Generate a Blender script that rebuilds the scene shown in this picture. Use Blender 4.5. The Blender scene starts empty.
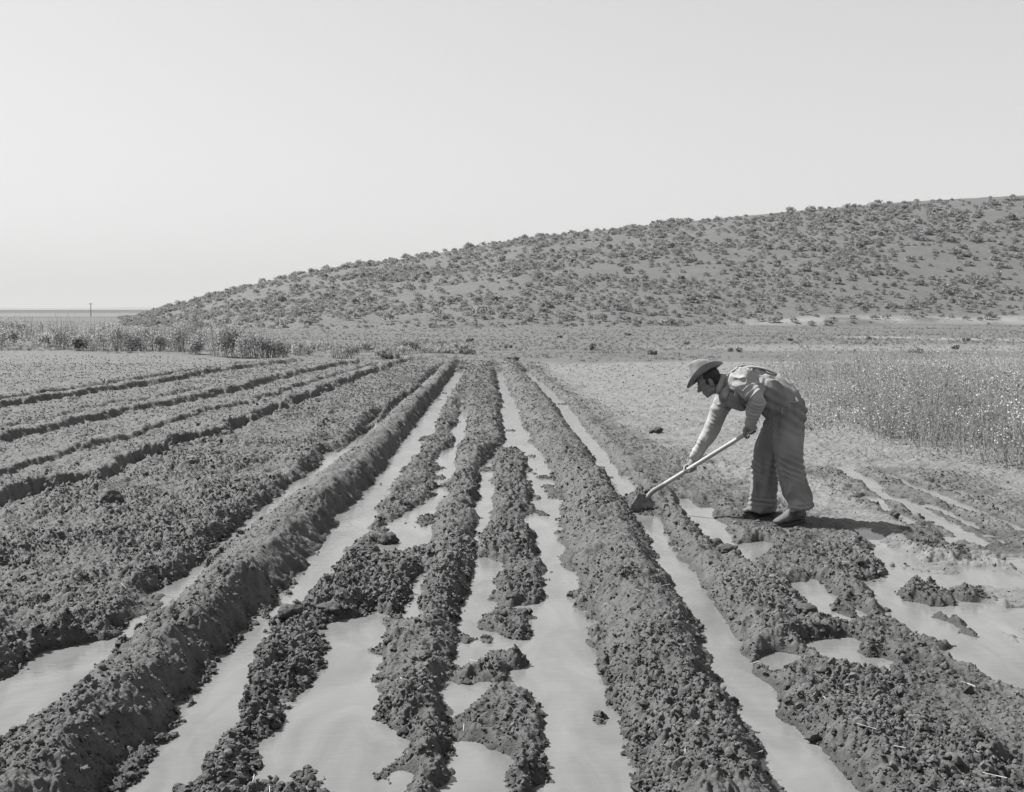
import bpy, math, random
import numpy as np
rng = np.random.default_rng(7)
random.seed(7)
SC = bpy.context.scene
COL = SC.collection
# ------------------------------------------------------------------ camera
F = 1120.0; CH = 1.75; PITCH = math.atan(84 / F)
cd = bpy.data.cameras.new('camera'); cam = bpy.data.objects.new('camera', cd); COL.objects.link(cam)
cam.location = (0, 0, CH); cam.rotation_euler = (math.pi / 2 - PITCH, 0, 0)
cd.sensor_width = 36; cd.lens = 36 * F / 1024; cd.clip_start = .1; cd.clip_end = 80000
SC.camera = cam
cP, sP = math.cos(PITCH), math.sin(PITCH)
def ray(px, py):
    a = (px - 512) / F; b = (396 - py) / F
    return np.array([a, cP + b * sP, -sP + b * cP])
def P(px, py, z=0.0):                 # ground point seen at a picture position
    d = ray(px, py); k = (z - CH) / d[2]; return np.array([d[0] * k, d[1] * k, z])
def at(px, py, Y):                    # point at depth Y
    d = ray(px, py); k = Y / d[1]; return np.array([d[0] * k, Y, CH + d[2] * k])
def pix(X, Y, Z):
    dz = Z - CH; dep = Y * cP - dz * sP
    return 512 + F * X / dep, 396 - F * (Y * sP + dz * cP) / dep
# ------------------------------------------------------------------ noise
def h2(ix, iy, s=0):
    n = (ix.astype(np.int64) * 374761393 + iy.astype(np.int64) * 668265263 + s * 974634773) & 0xffffffff
    n = ((n ^ (n >> 13)) * 1274126177) & 0xffffffff
    n = n ^ (n >> 16)
    return (n & 0xffffff).astype(np.float32) / 16777215.0
def vn(x, y, s=0):
    fx = np.floor(x); fy = np.floor(y); u = x - fx; v = y - fy
    ix = fx.astype(np.int64); iy = fy.astype(np.int64)
    u = u * u * (3 - 2 * u); v = v * v * (3 - 2 * v)
    a = h2(ix, iy, s); b = h2(ix + 1, iy, s); c = h2(ix, iy + 1, s); d = h2(ix + 1, iy + 1, s)
    return (a + (b - a) * u) * (1 - v) + (c + (d - c) * u) * v
def fbm(x, y, o=3, s=0):
    r = 0; a = 1; t = 0
    for k in range(o):
        r = r + a * vn(x * 2 ** k, y * 2 ** k, s + 17 * k); t += a; a *= .5
    return r / t
def vn3(p, s=0):
    z = p[:, 2]; fz = np.floor(z); w = z - fz; w = w * w * (3 - 2 * w)
    out = 0
    for k, wt in ((0, 1 - w), (1, w)):
        sx = (fz + k) * 57.31
        out = out + wt * vn(p[:, 0] + sx, p[:, 1] + sx * 1.7, s)
    return out
def bumps(x, y, cell, s=0):           # rounded clods: a hemisphere with its own size in every cell
    x = x / cell; y = y / cell
    fx = np.floor(x); fy = np.floor(y); best = np.zeros_like(x)
    for i in (-1, 0, 1):
        for j in (-1, 0, 1):
            cx = (fx + i).astype(np.int64); cy = (fy + j).astype(np.int64)
            px = cx + .15 + .7 * h2(cx, cy, s + 1); py = cy + .15 + .7 * h2(cx, cy, s + 2); q = h2(cx, cy, s + 3)
            r = .35 + .5 * q; el = .6 + .8 * h2(cx, cy, s + 4)
            d = ((x - px) ** 2 * el + (y - py) ** 2 / el) / (r * r)
            best = np.maximum(best, np.sqrt(np.clip(1 - d, 0, 1)) * (.35 + .65 * q))
    return best
def ss(a, b, x):
    t = np.clip((x - a) / (b - a), 0, 1); return t * t * (3 - 2 * t)
# ------------------------------------------------------------------ mesh helpers
def mesh(name, v, f, mat=None, smooth=True, attrs=None):
    v = np.asarray(v, np.float32); me = bpy.data.meshes.new(name)
    fl = f if (isinstance(f, list) and np.ndim(f[0]) == 2 or isinstance(f, list) and len(f) > 1 and np.ndim(f[-1]) == 2) else [np.asarray(f, np.int32)]
    fl = [np.asarray(q, np.int32) for q in fl if len(q)]
    nl = sum(q.size for q in fl); nf = sum(len(q) for q in fl)
    me.vertices.add(len(v)); me.vertices.foreach_set('co', v.ravel())
    me.loops.add(nl); me.loops.foreach_set('vertex_index', np.concatenate([q.ravel() for q in fl]))
    tot = np.concatenate([np.full(len(q), q.shape[1], np.int32) for q in fl])
    st = np.concatenate([[0], np.cumsum(tot)[:-1]]).astype(np.int32)
    me.polygons.add(nf); me.polygons.foreach_set('loop_start', st)
    me.polygons.foreach_set('use_smooth', np.full(nf, smooth, bool))
    if attrs:
        for k, a in attrs.items():
            at_ = me.attributes.new(k, 'FLOAT', 'POINT'); at_.data.foreach_set('value', np.asarray(a, np.float32).ravel())
    me.update(calc_edges=True); me.validate()
    if mat: me.materials.append(mat)
    return me
def obj(name, me, parent=None, loc=None, rz=None):
    o = bpy.data.objects.new(name, me); COL.objects.link(o)
    if parent is not None: o.parent = parent
    if loc is not None: o.location = loc
    if rz is not None: o.rotation_euler = (0, 0, rz)
    return o
def tag(o, label=None, cat=None, group=None, kind=None):
    if label: o['label'] = label
    if cat: o['category'] = cat
    if group: o['group'] = group
    if kind: o['kind'] = kind
    return o
def grid_faces(nr, nc):
    i = np.arange(nr - 1)[:, None] * nc + np.arange(nc - 1)[None, :]
    return np.stack([i, i + 1, i + nc + 1, i + nc], -1).reshape(-1, 4)
# ------------------------------------------------------------------ materials
def mat(name):
    m = bpy.data.materials.new(name); m.use_nodes = True
    nt = m.node_tree; b = nt.nodes['Principled BSDF']; return m, nt, b
def N(nt, t, **kw):
    n = nt.nodes.new(t)
    for k, v in kw.items(): setattr(n, k, v)
    return n
def g(v): return (v, v, v, 1)
KA = .74
def noise_mat(name, lo, hi, scale, rough=.9, bump=0, bscale=None, spec=.3, detail=5, stretch=None, crease=None):
    m, nt, b = mat(name)
    tc = N(nt, 'ShaderNodeTexCoord'); src = tc.outputs['Object']
    if stretch:
        mp = N(nt, 'ShaderNodeMapping'); mp.inputs['Scale'].default_value = stretch
        nt.links.new(src, mp.inputs[0]); src = mp.outputs[0]
    n = N(nt, 'ShaderNodeTexNoise'); n.inputs['Scale'].default_value = scale; n.inputs['Detail'].default_value = detail
    nt.links.new(src, n.inputs['Vector'])
    r = N(nt, 'ShaderNodeMapRange'); r.inputs[1].default_value = .3; r.inputs[2].default_value = .7
    r.inputs[3].default_value = lo * KA; r.inputs[4].default_value = hi * KA
    nt.links.new(n.outputs[0], r.inputs[0]); nt.links.new(r.outputs[0], b.inputs['Base Color'])
    b.inputs['Roughness'].default_value = rough; b.inputs['Specular IOR Level'].default_value = spec
    if bump:
        n2 = N(nt, 'ShaderNodeTexNoise'); n2.inputs['Scale'].default_value = bscale or scale * 3; n2.inputs['Detail'].default_value = 4
        nt.links.new(src, n2.inputs['Vector'])
        bp = N(nt, 'ShaderNodeBump'); bp.inputs['Strength'].default_value = bump; bp.inputs['Distance'].default_value = .01
        nt.links.new(n2.outputs[0], bp.inputs['Height']); nt.links.new(bp.outputs[0], b.inputs['Normal'])
        if crease:                           # soft folds of worn cloth under the weave
            mp = N(nt, 'ShaderNodeMapping'); mp.inputs['Scale'].default_value = crease[1]; nt.links.new(tc.outputs['Object'], mp.inputs[0])
            nc = N(nt, 'ShaderNodeTexNoise'); nc.noise_type = 'RIDGED_MULTIFRACTAL'; nc.inputs['Scale'].default_value = crease[0]; nc.inputs['Detail'].default_value = 2.5; nc.inputs['Distortion'].default_value = .6
            nt.links.new(mp.outputs[0], nc.inputs['Vector']); b2 = N(nt, 'ShaderNodeBump'); b2.inputs['Strength'].default_value = crease[2]; b2.inputs['Distance'].default_value = .012
            nt.links.new(nc.outputs[0], b2.inputs['Height']); nt.links.new(b2.outputs[0], bp.inputs['Normal'])
    return m
def math_(nt, op, a, b_, clamp=False):
    n = N(nt, 'ShaderNodeMath', operation=op, use_clamp=clamp)
    for i, q in enumerate((a, b_)):
        if isinstance(q, (int, float)): n.inputs[i].default_value = q
        else: nt.links.new(q, n.inputs[i])
    return n.outputs[0]
def soil_material():
    m, nt, b = mat('soil')
    A = lambda k: N(nt, 'ShaderNodeAttribute', attribute_name=k).outputs['Fac']
    tc = N(nt, 'ShaderNodeTexCoord')
    n = N(nt, 'ShaderNodeTexNoise'); n.inputs['Scale'].default_value = 9; n.inputs['Detail'].default_value = 8; n.inputs['Roughness'].default_value = .7
    nt.links.new(tc.outputs['Object'], n.inputs['Vector'])
    n3 = N(nt, 'ShaderNodeTexNoise'); n3.inputs['Scale'].default_value = 1.1; n3.inputs['Detail'].default_value = 5
    nt.links.new(tc.outputs['Object'], n3.inputs['Vector'])
    n5 = N(nt, 'ShaderNodeTexNoise'); n5.inputs['Scale'].default_value = 13; n5.inputs['Detail'].default_value = 6; n5.inputs['Roughness'].default_value = .65
    nt.links.new(tc.outputs['Object'], n5.inputs['Vector'])
    mo = math_(nt, 'ADD', A('moist'), math_(nt, 'MULTIPLY', math_(nt, 'SUBTRACT', math_(nt, 'ADD', math_(nt, 'MULTIPLY', n3.outputs[0], .5), math_(nt, 'MULTIPLY', n5.outputs[0], .5)), .5), 1.6), True)
    mx = N(nt, 'ShaderNodeMix', data_type='RGBA'); nt.links.new(mo, mx.inputs['Factor'])
    mx.inputs['A'].default_value = g(SOIL_DRY); mx.inputs['B'].default_value = g(SOIL_WET)
    v = N(nt, 'ShaderNodeMapRange'); v.inputs[1].default_value = .25; v.inputs[2].default_value = .75; v.inputs[3].default_value = .72; v.inputs[4].default_value = 1.28
    nt.links.new(n.outputs[0], v.inputs[0])
    ml = N(nt, 'ShaderNodeMix', data_type='RGBA', blend_type='MULTIPLY'); ml.inputs['Factor'].default_value = 1
    nt.links.new(mx.outputs['Result'], ml.inputs['A']); nt.links.new(v.outputs[0], ml.inputs['B'])
    gm = N(nt, 'ShaderNodeMix', data_type='RGBA'); nt.links.new(A('grass'), gm.inputs['Factor'])
    gv = N(nt, 'ShaderNodeMapRange'); gv.inputs[1].default_value = .3; gv.inputs[2].default_value = .7; gv.inputs[3].default_value = GRASS_G[0]; gv.inputs[4].default_value = GRASS_G[1]
    n4 = N(nt, 'ShaderNodeTexNoise'); n4.inputs['Scale'].default_value = .35; n4.inputs['Detail'].default_value = 9; n4.inputs['Roughness'].default_value = .68
    nt.links.new(tc.outputs['Object'], n4.inputs['Vector']); nt.links.new(n4.outputs[0], gv.inputs[0])
    nt.links.new(ml.outputs['Result'], gm.inputs['A']); nt.links.new(gv.outputs[0], gm.inputs['B'])
    pm = N(nt, 'ShaderNodeMix', data_type='RGBA'); nt.links.new(A('pale'), pm.inputs['Factor'])
    nt.links.new(gm.outputs['Result'], pm.inputs['A']); pm.inputs['B'].default_value = g(.24)
    dm = N(nt, 'ShaderNodeMix', data_type='RGBA'); nt.links.new(A('dark'), dm.inputs['Factor'])
    nt.links.new(pm.outputs['Result'], dm.inputs['A']); dm.inputs['B'].default_value = g(.045)
    nt.links.new(dm.outputs['Result'], b.inputs['Base Color'])
    ro = N(nt, 'ShaderNodeMapRange'); ro.inputs[1].default_value = .3; ro.inputs[2].default_value = 1; ro.inputs[3].default_value = .95; ro.inputs[4].default_value = .6
    nt.links.new(mo, ro.inputs[0]); nt.links.new(ro.outputs[0], b.inputs['Roughness'])
    b.inputs['Specular IOR Level'].default_value = .35
    n2 = N(nt, 'ShaderNodeTexNoise'); n2.inputs['Scale'].default_value = 70; n2.inputs['Detail'].default_value = 6; n2.inputs['Roughness'].default_value = .7
    nt.links.new(tc.outputs['Object'], n2.inputs['Vector'])
    bp = N(nt, 'ShaderNodeBump'); bp.inputs['Strength'].default_value = .8; bp.inputs['Distance'].default_value = .012
    nt.links.new(n2.outputs[0], bp.inputs['Height']); nt.links.new(bp.outputs[0], b.inputs['Normal'])
    return m
SOIL_DRY, SOIL_WET, GRASS_G = .138, .033, (.07, .093)
def water_material():
    m, nt, b = mat('silty_water')
    tc = N(nt, 'ShaderNodeTexCoord')
    mp = N(nt, 'ShaderNodeMapping'); mp.inputs['Scale'].default_value = (2.2, .8, 1); nt.links.new(tc.outputs['Object'], mp.inputs[0])
    n = N(nt, 'ShaderNodeTexNoise'); n.inputs['Scale'].default_value = 1.6; n.inputs['Detail'].default_value = 6; n.inputs['Distortion'].default_value = 1.2
    nt.links.new(mp.outputs[0], n.inputs['Vector'])
    r = N(nt, 'ShaderNodeMapRange'); r.inputs[1].default_value = .3; r.inputs[2].default_value = .7; r.inputs[3].default_value = WATER[0]; r.inputs[4].default_value = WATER[1]
    nt.links.new(n.outputs[0], r.inputs[0]); nt.links.new(r.outputs[0], b.inputs['Base Color'])
    b.inputs['Roughness'].default_value = .12; b.inputs['IOR'].default_value = 1.33
    n2 = N(nt, 'ShaderNodeTexNoise'); n2.inputs['Scale'].default_value = 14; n2.inputs['Detail'].default_value = 5; n2.inputs['Distortion'].default_value = .8
    mp2 = N(nt, 'ShaderNodeMapping'); mp2.inputs['Scale'].default_value = (.6, 1.6, 1); nt.links.new(tc.outputs['Object'], mp2.inputs[0])
    nt.links.new(mp2.outputs[0], n2.inputs['Vector'])
    bp = N(nt, 'ShaderNodeBump'); bp.inputs['Strength'].default_value = .12; bp.inputs['Distance'].default_value = .02
    nt.links.new(n2.outputs[0], bp.inputs['Height']); nt.links.new(bp.outputs[0], b.inputs['Normal'])
    return m
WATER = (.105, .16)
def leaf_material(name, lo, hi, trans=.25):
    m, nt, b = mat(name)
    ge = N(nt, 'ShaderNodeNewGeometry'); oi = N(nt, 'ShaderNodeObjectInfo')
    a = math_(nt, 'MULTIPLY', ge.outputs['Random Per Island'], .75)
    c = math_(nt, 'ADD', a, math_(nt, 'MULTIPLY', oi.outputs['Random'], .25))
    r = N(nt, 'ShaderNodeMapRange'); r.inputs[3].default_value = lo * KA; r.inputs[4].default_value = hi * KA
    nt.links.new(c, r.inputs[0]); nt.links.new(r.outputs[0], b.inputs['Base Color'])
    b.inputs['Roughness'].default_value = .75; b.inputs['Specular IOR Level'].default_value = .2
    if trans:
        tr = N(nt, 'ShaderNodeBsdfTranslucent'); nt.links.new(r.outputs[0], tr.inputs[0])
        mx = N(nt, 'ShaderNodeMixShader'); mx.inputs[0].default_value = trans
        nt.links.new(b.outputs[0], mx.inputs[1]); nt.links.new(tr.outputs[0], mx.inputs[2])
        nt.links.new(mx.outputs[0], nt.nodes['Material Output'].inputs[0])
    return m
HAZE = 0.6e-4
QC, QR, NCLODS, NSAGE, EXPOSURE = 1.25, .0016, 32000, 5200, 1.12
# ------------------------------------------------------------------ light
SUN_DIR = np.array([-.92, .39]); SUN_DIR = SUN_DIR / np.linalg.norm(SUN_DIR); SUN_EL = math.radians(50)
w = bpy.data.worlds.new('World'); SC.world = w; w.use_nodes = True
nt = w.node_tree; bg = nt.nodes['Background']
sky = N(nt, 'ShaderNodeTexSky', sky_type='NISHITA'); sky.sun_disc = False
sky.sun_elevation = SUN_EL; sky.sun_rotation = math.atan2(SUN_DIR[0], SUN_DIR[1]) % (2 * math.pi)
sky.altitude = 300; sky.dust_density = 1.5; sky.air_density = 1.0
sp = N(nt, 'ShaderNodeSeparateColor'); nt.links.new(sky.outputs[0], sp.inputs[0])     # black-and-white film: one grey per sky colour
s1 = math_(nt, 'MULTIPLY', sp.outputs[0], .0); s2 = math_(nt, 'MULTIPLY', sp.outputs[1], .3); s3 = math_(nt, 'MULTIPLY', sp.outputs[2], .7)
nt.links.new(math_(nt, 'POWER', math_(nt, 'ADD', math_(nt, 'ADD', s1, s2), s3), .5), bg.inputs[0]); bg.inputs[1].default_value = .15
sl = bpy.data.lights.new('sun', 'SUN'); sl.energy = 5.0; sl.angle = math.radians(.53); sl.color = (1, .995, .985)
so = bpy.data.objects.new('sun', sl); COL.objects.link(so)
from mathutils import Vector, Matrix, Quaternion
sd = Vector((SUN_DIR[0] * math.cos(SUN_EL), SUN_DIR[1] * math.cos(SUN_EL), math.sin(SUN_EL)))
so.rotation_euler = sd.to_track_quat('Z', 'Y').to_euler(); so.location = (-20, 10, 30)
SC.view_settings.view_transform = 'Standard'; SC.view_settings.look = 'None'; SC.view_settings.gamma = 1
SC.view_settings.exposure = EXPOSURE if 'EXPOSURE' in globals() else 0.0
# ------------------------------------------------------------------ field measurements (bed and furrow edges on the ground plane)
def edge(pts):
    q = np.array([P(a, b)[:2] for a, b in pts]); q = q[np.argsort(q[:, 1])]
    n, f_ = q[0], q[-1]; k = min(3, len(q) - 1)
    dn = (q[k] - q[0]) / (q[k, 1] - q[0, 1]); df = (q[-1] - q[-1 - k]) / (q[-1, 1] - q[-1 - k, 1])
    q = np.vstack([n + dn * (1.0 - n[1]), q, f_ + df * (60 - f_[1])])
    return lambda Y: np.interp(Y, q[:, 1], q[:, 0])
A_L = edge([(40, 652), (59, 649), (117, 635), (142, 596), (188, 575), (202, 557), (227, 536), (276, 500), (304, 479), (330, 461), (362, 438)])
L1_L = edge([(59, 702), (89, 677), (124, 646), (167, 610), (191, 582), (220, 554), (262, 515), (328, 463), (359, 440), (390, 410), (422, 387), (438, 369)])
L1_R = edge([(144, 760), (191, 702), (209, 670), (248, 631), (276, 603), (305, 571), (342, 518), (374, 490), (393, 467), (415, 432), (430, 411), (450, 382), (459, 368)])
B_R = edge([(213, 760), (234, 723), (245, 690), (255, 656), (280, 624), (300, 612), (318, 592), (343, 556), (371, 512), (388, 480), (403, 464), (427, 435), (436, 414), (454, 385), (462, 374), (464, 369)])
C_R = edge([(442, 800), (442, 760), (447, 716), (444, 690), (456, 674), (455, 646), (466, 603), (472, 577), (477, 556), (478, 530), (482, 500), (485, 475), (490, 462), (506, 450), (512, 440), (506, 424), (504, 397), (500, 385), (497, 369)])
C_L = edge([(400, 760), (385, 700), (388, 640), (415, 590), (425, 550), (437, 500), (452, 466), (462, 430), (468, 390), (472, 369)])
E_L = edge([(640, 800), (633, 757), (619, 730), (605, 699), (594, 660), (590, 621), (576, 603), (573, 575), (559, 561), (555, 525), (557, 494), (547, 475), (539, 459), (529, 447), (525, 434), (518, 424), (514, 408), (506, 389), (500, 369)])
E_R = edge([(790, 800), (767, 757), (749, 723), (731, 688), (703, 638), (678, 591), (663, 559), (640, 518), (625, 496), (609, 475), (596, 453), (580, 436), (563, 410), (545, 392), (526, 374), (521, 366)])
F_R = edge([(870, 800), (834, 755), (781, 716), (752, 667), (748, 656), (733, 623), (713, 597), (686, 565), (672, 544), (657, 515), (629, 486), (617, 475), (600, 449), (582, 430), (567, 408), (551, 392), (530, 374), (525, 366)])
STEPS = [  # right-hand foot of each dry bed on the left, height, width
    (edge([(59, 500), (89, 494), (114, 487), (128, 475), (165, 461), (179, 451), (212, 447), (235, 436), (264, 424), (289, 414), (308, 405), (334, 395), (367, 379), (416, 363)]), .17, .8),
    (edge([(59, 463), (134, 440), (187, 422), (249, 407), (324, 381), (375, 367)]), .07, .5),
    (edge([(59, 433), (73, 430), (118, 418), (165, 410), (202, 403), (249, 391), (275, 383), (324, 371), (367, 363)]), .12, .8),
    (edge([(59, 421), (89, 412), (150, 402), (230, 388), (300, 374)]), .05, .6),
    (edge([(59, 402), (97, 396), (167, 385), (206, 377), (249, 369.5), (303, 363)]), .12, .8),
    (edge([(59, 395), (114, 387), (167, 378), (240, 367), (290, 361)]), .08, .6)]
G_R = edge([(1070, 700), (930, 610), (880, 540), (830, 520), (760, 496), (700, 470), (640, 436), (600, 412), (560, 385), (540, 366)])   # right limit of the wet, dark ground
END = np.array([P(a, b)[:2] for a, b in [(-420, 348), (-50, 351), (58, 353), (160, 358), (250, 361), (300, 362), (370, 363), (520, 364), (560, 365), (800, 363), (1000, 359), (1500, 357)]])
POOLS = [[(322, 463), (327, 452), (345, 446), (360, 438), (356, 447), (338, 458)], [(362, 430), (372, 420), (382, 413), (375, 425)], [(418, 388), (430, 376), (437, 370), (429, 384)],
    [(240, 800), (258, 755), (276, 730), (315, 688), (326, 663), (326, 650), (342, 640), (372, 640), (376, 612), (384, 615), (380, 640), (374, 665), (366, 690), (385, 720), (410, 732), (402, 760), (398, 800)],
    [(328, 624), (350, 618), (380, 616), (385, 632), (372, 642), (335, 641)],
    [(378, 553), (395, 525), (418, 506), (437, 502), (431, 525), (424, 548), (400, 554)],
    [(434, 467), (442, 454), (456, 447), (454, 464), (442, 467)], [(430, 485), (437, 471), (453, 467), (451, 481), (440, 486)],
    [(455, 447), (455, 430), (461, 412), (467, 413), (465, 442)], [(428, 502), (440, 487), (449, 487), (445, 501)], [(457, 409), (461, 400), (466, 400), (464, 410)],
    [(407, 624), (412, 590), (424, 568), (428, 578), (421, 600), (414, 627)],
    [(680, 499), (704, 502), (719, 524), (728, 547), (715, 545), (692, 521)], [(724, 554), (742, 546), (764, 543), (756, 569), (745, 564)],
    [(796, 585), (815, 581), (848, 606), (850, 615), (842, 627), (826, 617), (808, 600)], [(815, 643), (848, 641), (853, 656), (838, 665), (824, 655)],
    [(762, 664), (781, 655), (791, 664), (771, 673)], [(864, 662), (880, 660), (892, 674), (878, 674)],
    [(862, 527), (882, 545), (925, 562), (975, 566), (1070, 585), (1200, 640), (1200, 720), (1070, 690), (968, 647), (929, 642), (912, 628), (890, 614), (860, 582), (886, 574), (876, 556)],
    [(961, 653), (975, 640), (1010, 668), (1012, 684), (985, 668)]]
ISLES = [([(480, 556), (486, 520), (494, 498), (494, 462), (500, 449), (524, 452), (526, 477), (533, 494), (530, 509), (521, 521), (534, 540), (537, 554), (515, 562), (495, 559)], .06),
    ([(463, 709), (481, 700), (492, 695), (502, 689), (528, 698), (528, 710), (544, 723), (546, 765), (540, 800), (512, 800), (513, 765), (475, 745), (453, 741), (450, 730)], .05),
    ([(493, 602), (497, 578), (505, 567), (520, 563), (544, 565), (543, 590), (536, 604), (510, 606)], .05), ([(482, 631), (486, 618), (510, 611), (535, 615), (528, 630), (532, 641), (505, 639)], .04),
    ([(490, 651), (510, 655), (529, 664), (520, 669), (505, 665)], .03), ([(456, 675), (475, 664), (505, 670), (505, 681), (485, 678), (458, 685)], .035),
    ([(640, 514), (628, 499), (640, 491), (668, 498), (678, 512), (660, 516)], .045),
    ([(893, 590), (915, 586), (947, 594), (958, 606), (930, 606), (905, 600)], .035), ([(918, 588), (931, 582), (936, 593)], .04), ([(950, 594), (980, 590), (988, 601), (960, 602)], .03),
    ([(903, 530), (925, 526), (945, 541), (943, 557), (915, 553)], .045), ([(945, 552), (960, 550), (975, 566), (955, 562)], .03), ([(940, 618), (960, 622), (985, 640), (968, 636)], .03)]
CHAN = [([(841, 467), (866, 481), (888, 495), (913, 508), (941, 522), (972, 538), (1002, 554), (1060, 590)], .09), ([(871, 498), (909, 522), (941, 538), (962, 552)], .065),
    ([(884, 474), (915, 487), (945, 499), (972, 511), (1000, 521), (1060, 545)], .05), ([(930, 505), (960, 520), (1002, 543), (1060, 572)], .045), ([(935, 483), (970, 497), (1010, 512)], .035), ([(862, 529), (880, 543), (896, 555)], .07)]
def wpoly(pl): return np.array([P(a, b)[:2] for a, b in pl])
POOLS = [wpoly(q) for q in POOLS]; ISLES = [(wpoly(q), h) for q, h in ISLES]; CHAN = [(wpoly(q), r) for q, r in CHAN]
def poly_sd(poly, X, Y):
    d = np.full(X.shape, 1e9); ins = np.zeros(X.shape, bool); n = len(poly)
    for i in range(n):
        a = poly[i]; b = poly[(i + 1) % n]; e = b - a
        t = np.clip(((X - a[0]) * e[0] + (Y - a[1]) * e[1]) / (e @ e), 0, 1)
        d = np.minimum(d, (X - a[0] - t * e[0]) ** 2 + (Y - a[1] - t * e[1]) ** 2)
        c = ((a[1] > Y) != (b[1] > Y)) & (X < (b[0] - a[0]) * (Y - a[1]) / (b[1] - a[1] + 1e-12) + a[0])
        ins ^= c
    return np.where(ins, 1, -1) * np.sqrt(d)
def line_sd(pl, r, X, Y):
    d = np.full(X.shape, 1e9)
    for a, b in zip(pl[:-1], pl[1:]):
        e = b - a; t = np.clip(((X - a[0]) * e[0] + (Y - a[1]) * e[1]) / (e @ e), 0, 1)
        d = np.minimum(d, (X - a[0] - t * e[0]) ** 2 + (Y - a[1] - t * e[1]) ** 2)
    return r - np.sqrt(d)
def local(poly, X, Y, pad, fn, default=-9.0):
    lo = poly.min(0) - pad; hi = poly.max(0) + pad
    k = np.nonzero((X > lo[0]) & (X < hi[0]) & (Y > lo[1]) & (Y < hi[1]))[0]
    out = np.full(X.shape, default)
    if len(k): out[k] = fn(poly, X[k], Y[k])
    return out
def field(X, Y):
    """height of the worked ground plus its moisture, cloddiness and grass cover"""
    X = np.asarray(X, float); Y = np.asarray(Y, float)
    # ragged edges
    wob = (fbm(X * 3, Y * 2.2, 3, 5) - .5) * .16
    wb2 = (fbm(X * 11, Y * 9, 3, 9) - .5) * .13
    Xw = X + wob * .55 + wb2 * .6
    along = .8 + .4 * fbm(Y * .9, X * .15, 2, 3)
    l1l, l1r, br, cl, cr, el, er, fr, gr, al = (q(Y) for q in (L1_L, L1_R, B_R, C_L, C_R, E_L, E_R, F_R, G_R, A_L))
    h = np.full(X.shape, .035); clod = np.full(X.shape, .8); moist = np.full(X.shape, .5)
    def ridge(L, R, H, a, b):
        s = (Xw - L) / np.maximum(R - L, .05)
        return H * along * ss(0, a, s) * (1 - ss(1 - b, 1, s)), (s > 0) & (s < 1)
    # left beds
    left = 1 - ss(-.1, .1, Xw - l1l)
    st0 = STEPS[0][0](Y)
    moist = np.where(X < st0, .5, moist); clod = np.where(X < st0, .75, clod)
    for e, H, wd in STEPS:
        R = e(Y); s = (Xw + wob * .9 + wb2 * .8 - (R - wd)) / wd
        h = np.maximum(h, .035 + H * along * ss(0, .75, s) * (1 - ss(.85, 1.0, s)))
        clod = np.where((s > .8) & (s < 1.05), .7, clod)
    far6 = X < STEPS[5][0](Y) - .5
    moist = np.where(far6, .4, moist); clod = np.where(far6, .6, clod)
    # wide rough bed left of furrow A
    bed = (X > st0) & (X < l1l)
    moist = np.where(bed, .62, moist); clod = np.where(bed, 1.0, clod)
    h = h + np.where(bed, .02 + .05 * fbm(X * 2.5, Y * 1.3, 3, 41), 0)
    # the two high ridges
    r1, m1 = ridge(l1l, l1r, .18, .5, .36); h = np.where(m1, np.maximum(.02, r1), h)
    slump = (1 - ss(0, .5, np.abs((Xw - l1l) / np.maximum(l1r - l1l, .05) - .75))) * (fbm(Y * 4.5, X * 1.2, 2, 77) - .5)
    h = h + np.where(m1, slump * .13, 0)
    moist = np.where(m1, .68, moist); clod = np.where(m1, .6, clod)
    mb = (X > l1r) & (X < cl)                                             # low broken bed
    moist = np.where(mb, .72, moist); clod = np.where(mb, 1.15, clod); h = np.where(mb, .004 + .032 * fbm(X * 3, Y * 2, 2, 51), h)
    rc, mc = ridge(cl, cr, .045, .45, .4); h = np.where(mc, .03 + rc, h); moist = np.where(mc, .68, moist); clod = np.where(mc, 1.05, clod)
    re, me = ridge(el, er, .135, .45, .36); h = np.where(me, np.maximum(.02, re), h); moist = np.where(me, .66, moist); clod = np.where(me, .85, clod)
    # right of furrow F
    wetr = (1 - ss(-.5, .35, X - gr + wob * 4)) * (X > er)
    right = X > er
    moist = np.where(right, .06 + .62 * wetr, moist); clod = np.where(right, .55 + .3 * wetr, clod)
    h = np.where(right, .025 + .035 * wetr * fbm(X * 2.5, Y * 1.6, 3, 61), h)
    gb = right * (1 - ss(.1, .45, X - fr)); h = h + gb * .028 * along; h = np.where((X > er) & (X < fr - .03), .008, h)
    # little ridges between the runnels at the right
    zone = ss(2.9, 3.3, X) * ss(7.4, 8.2, Y) * (1 - ss(12, 13.2, Y)) * (1 - ss(4.6, 5.2, X))
    moist = np.maximum(moist, zone * .38); clod = clod + zone * .15; h = h - zone * .012
    # water: cut the furrows and pools below the water level
    n = wob * .5 + wb2 * .9
    sd = np.minimum(X - al, l1l - X) * 1.0
    sd = np.maximum(sd, np.minimum(X - l1r, br - X)); sd = np.where(Y > 38, -9, sd)
    sd = np.maximum(sd, np.minimum(X - cr, el - X)); sd = np.maximum(sd, np.minimum(X - er, fr - X))
    sd = np.where((Y > 17.5) & (X < l1l + .02), -9, sd)
    sd = np.where(Y > 33, -9, sd); sd = np.where(sd > -1, sd - .006 + .075 * ss(6.5, 13, Y), sd)
    for q in POOLS: sd = np.maximum(sd, local(q, X, Y, .3, poly_sd) + (.045 if q[:, 0].mean() > 1.3 and q[:, 0].mean() < 2.6 else .008))
    for q, r in CHAN: sd = np.maximum(sd, local(q, X, Y, .4, lambda p_, x_, y_: line_sd(p_, r - .02, x_, y_)))
    isl = np.full(X.shape, -9.0); ih = np.zeros(X.shape)
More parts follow.
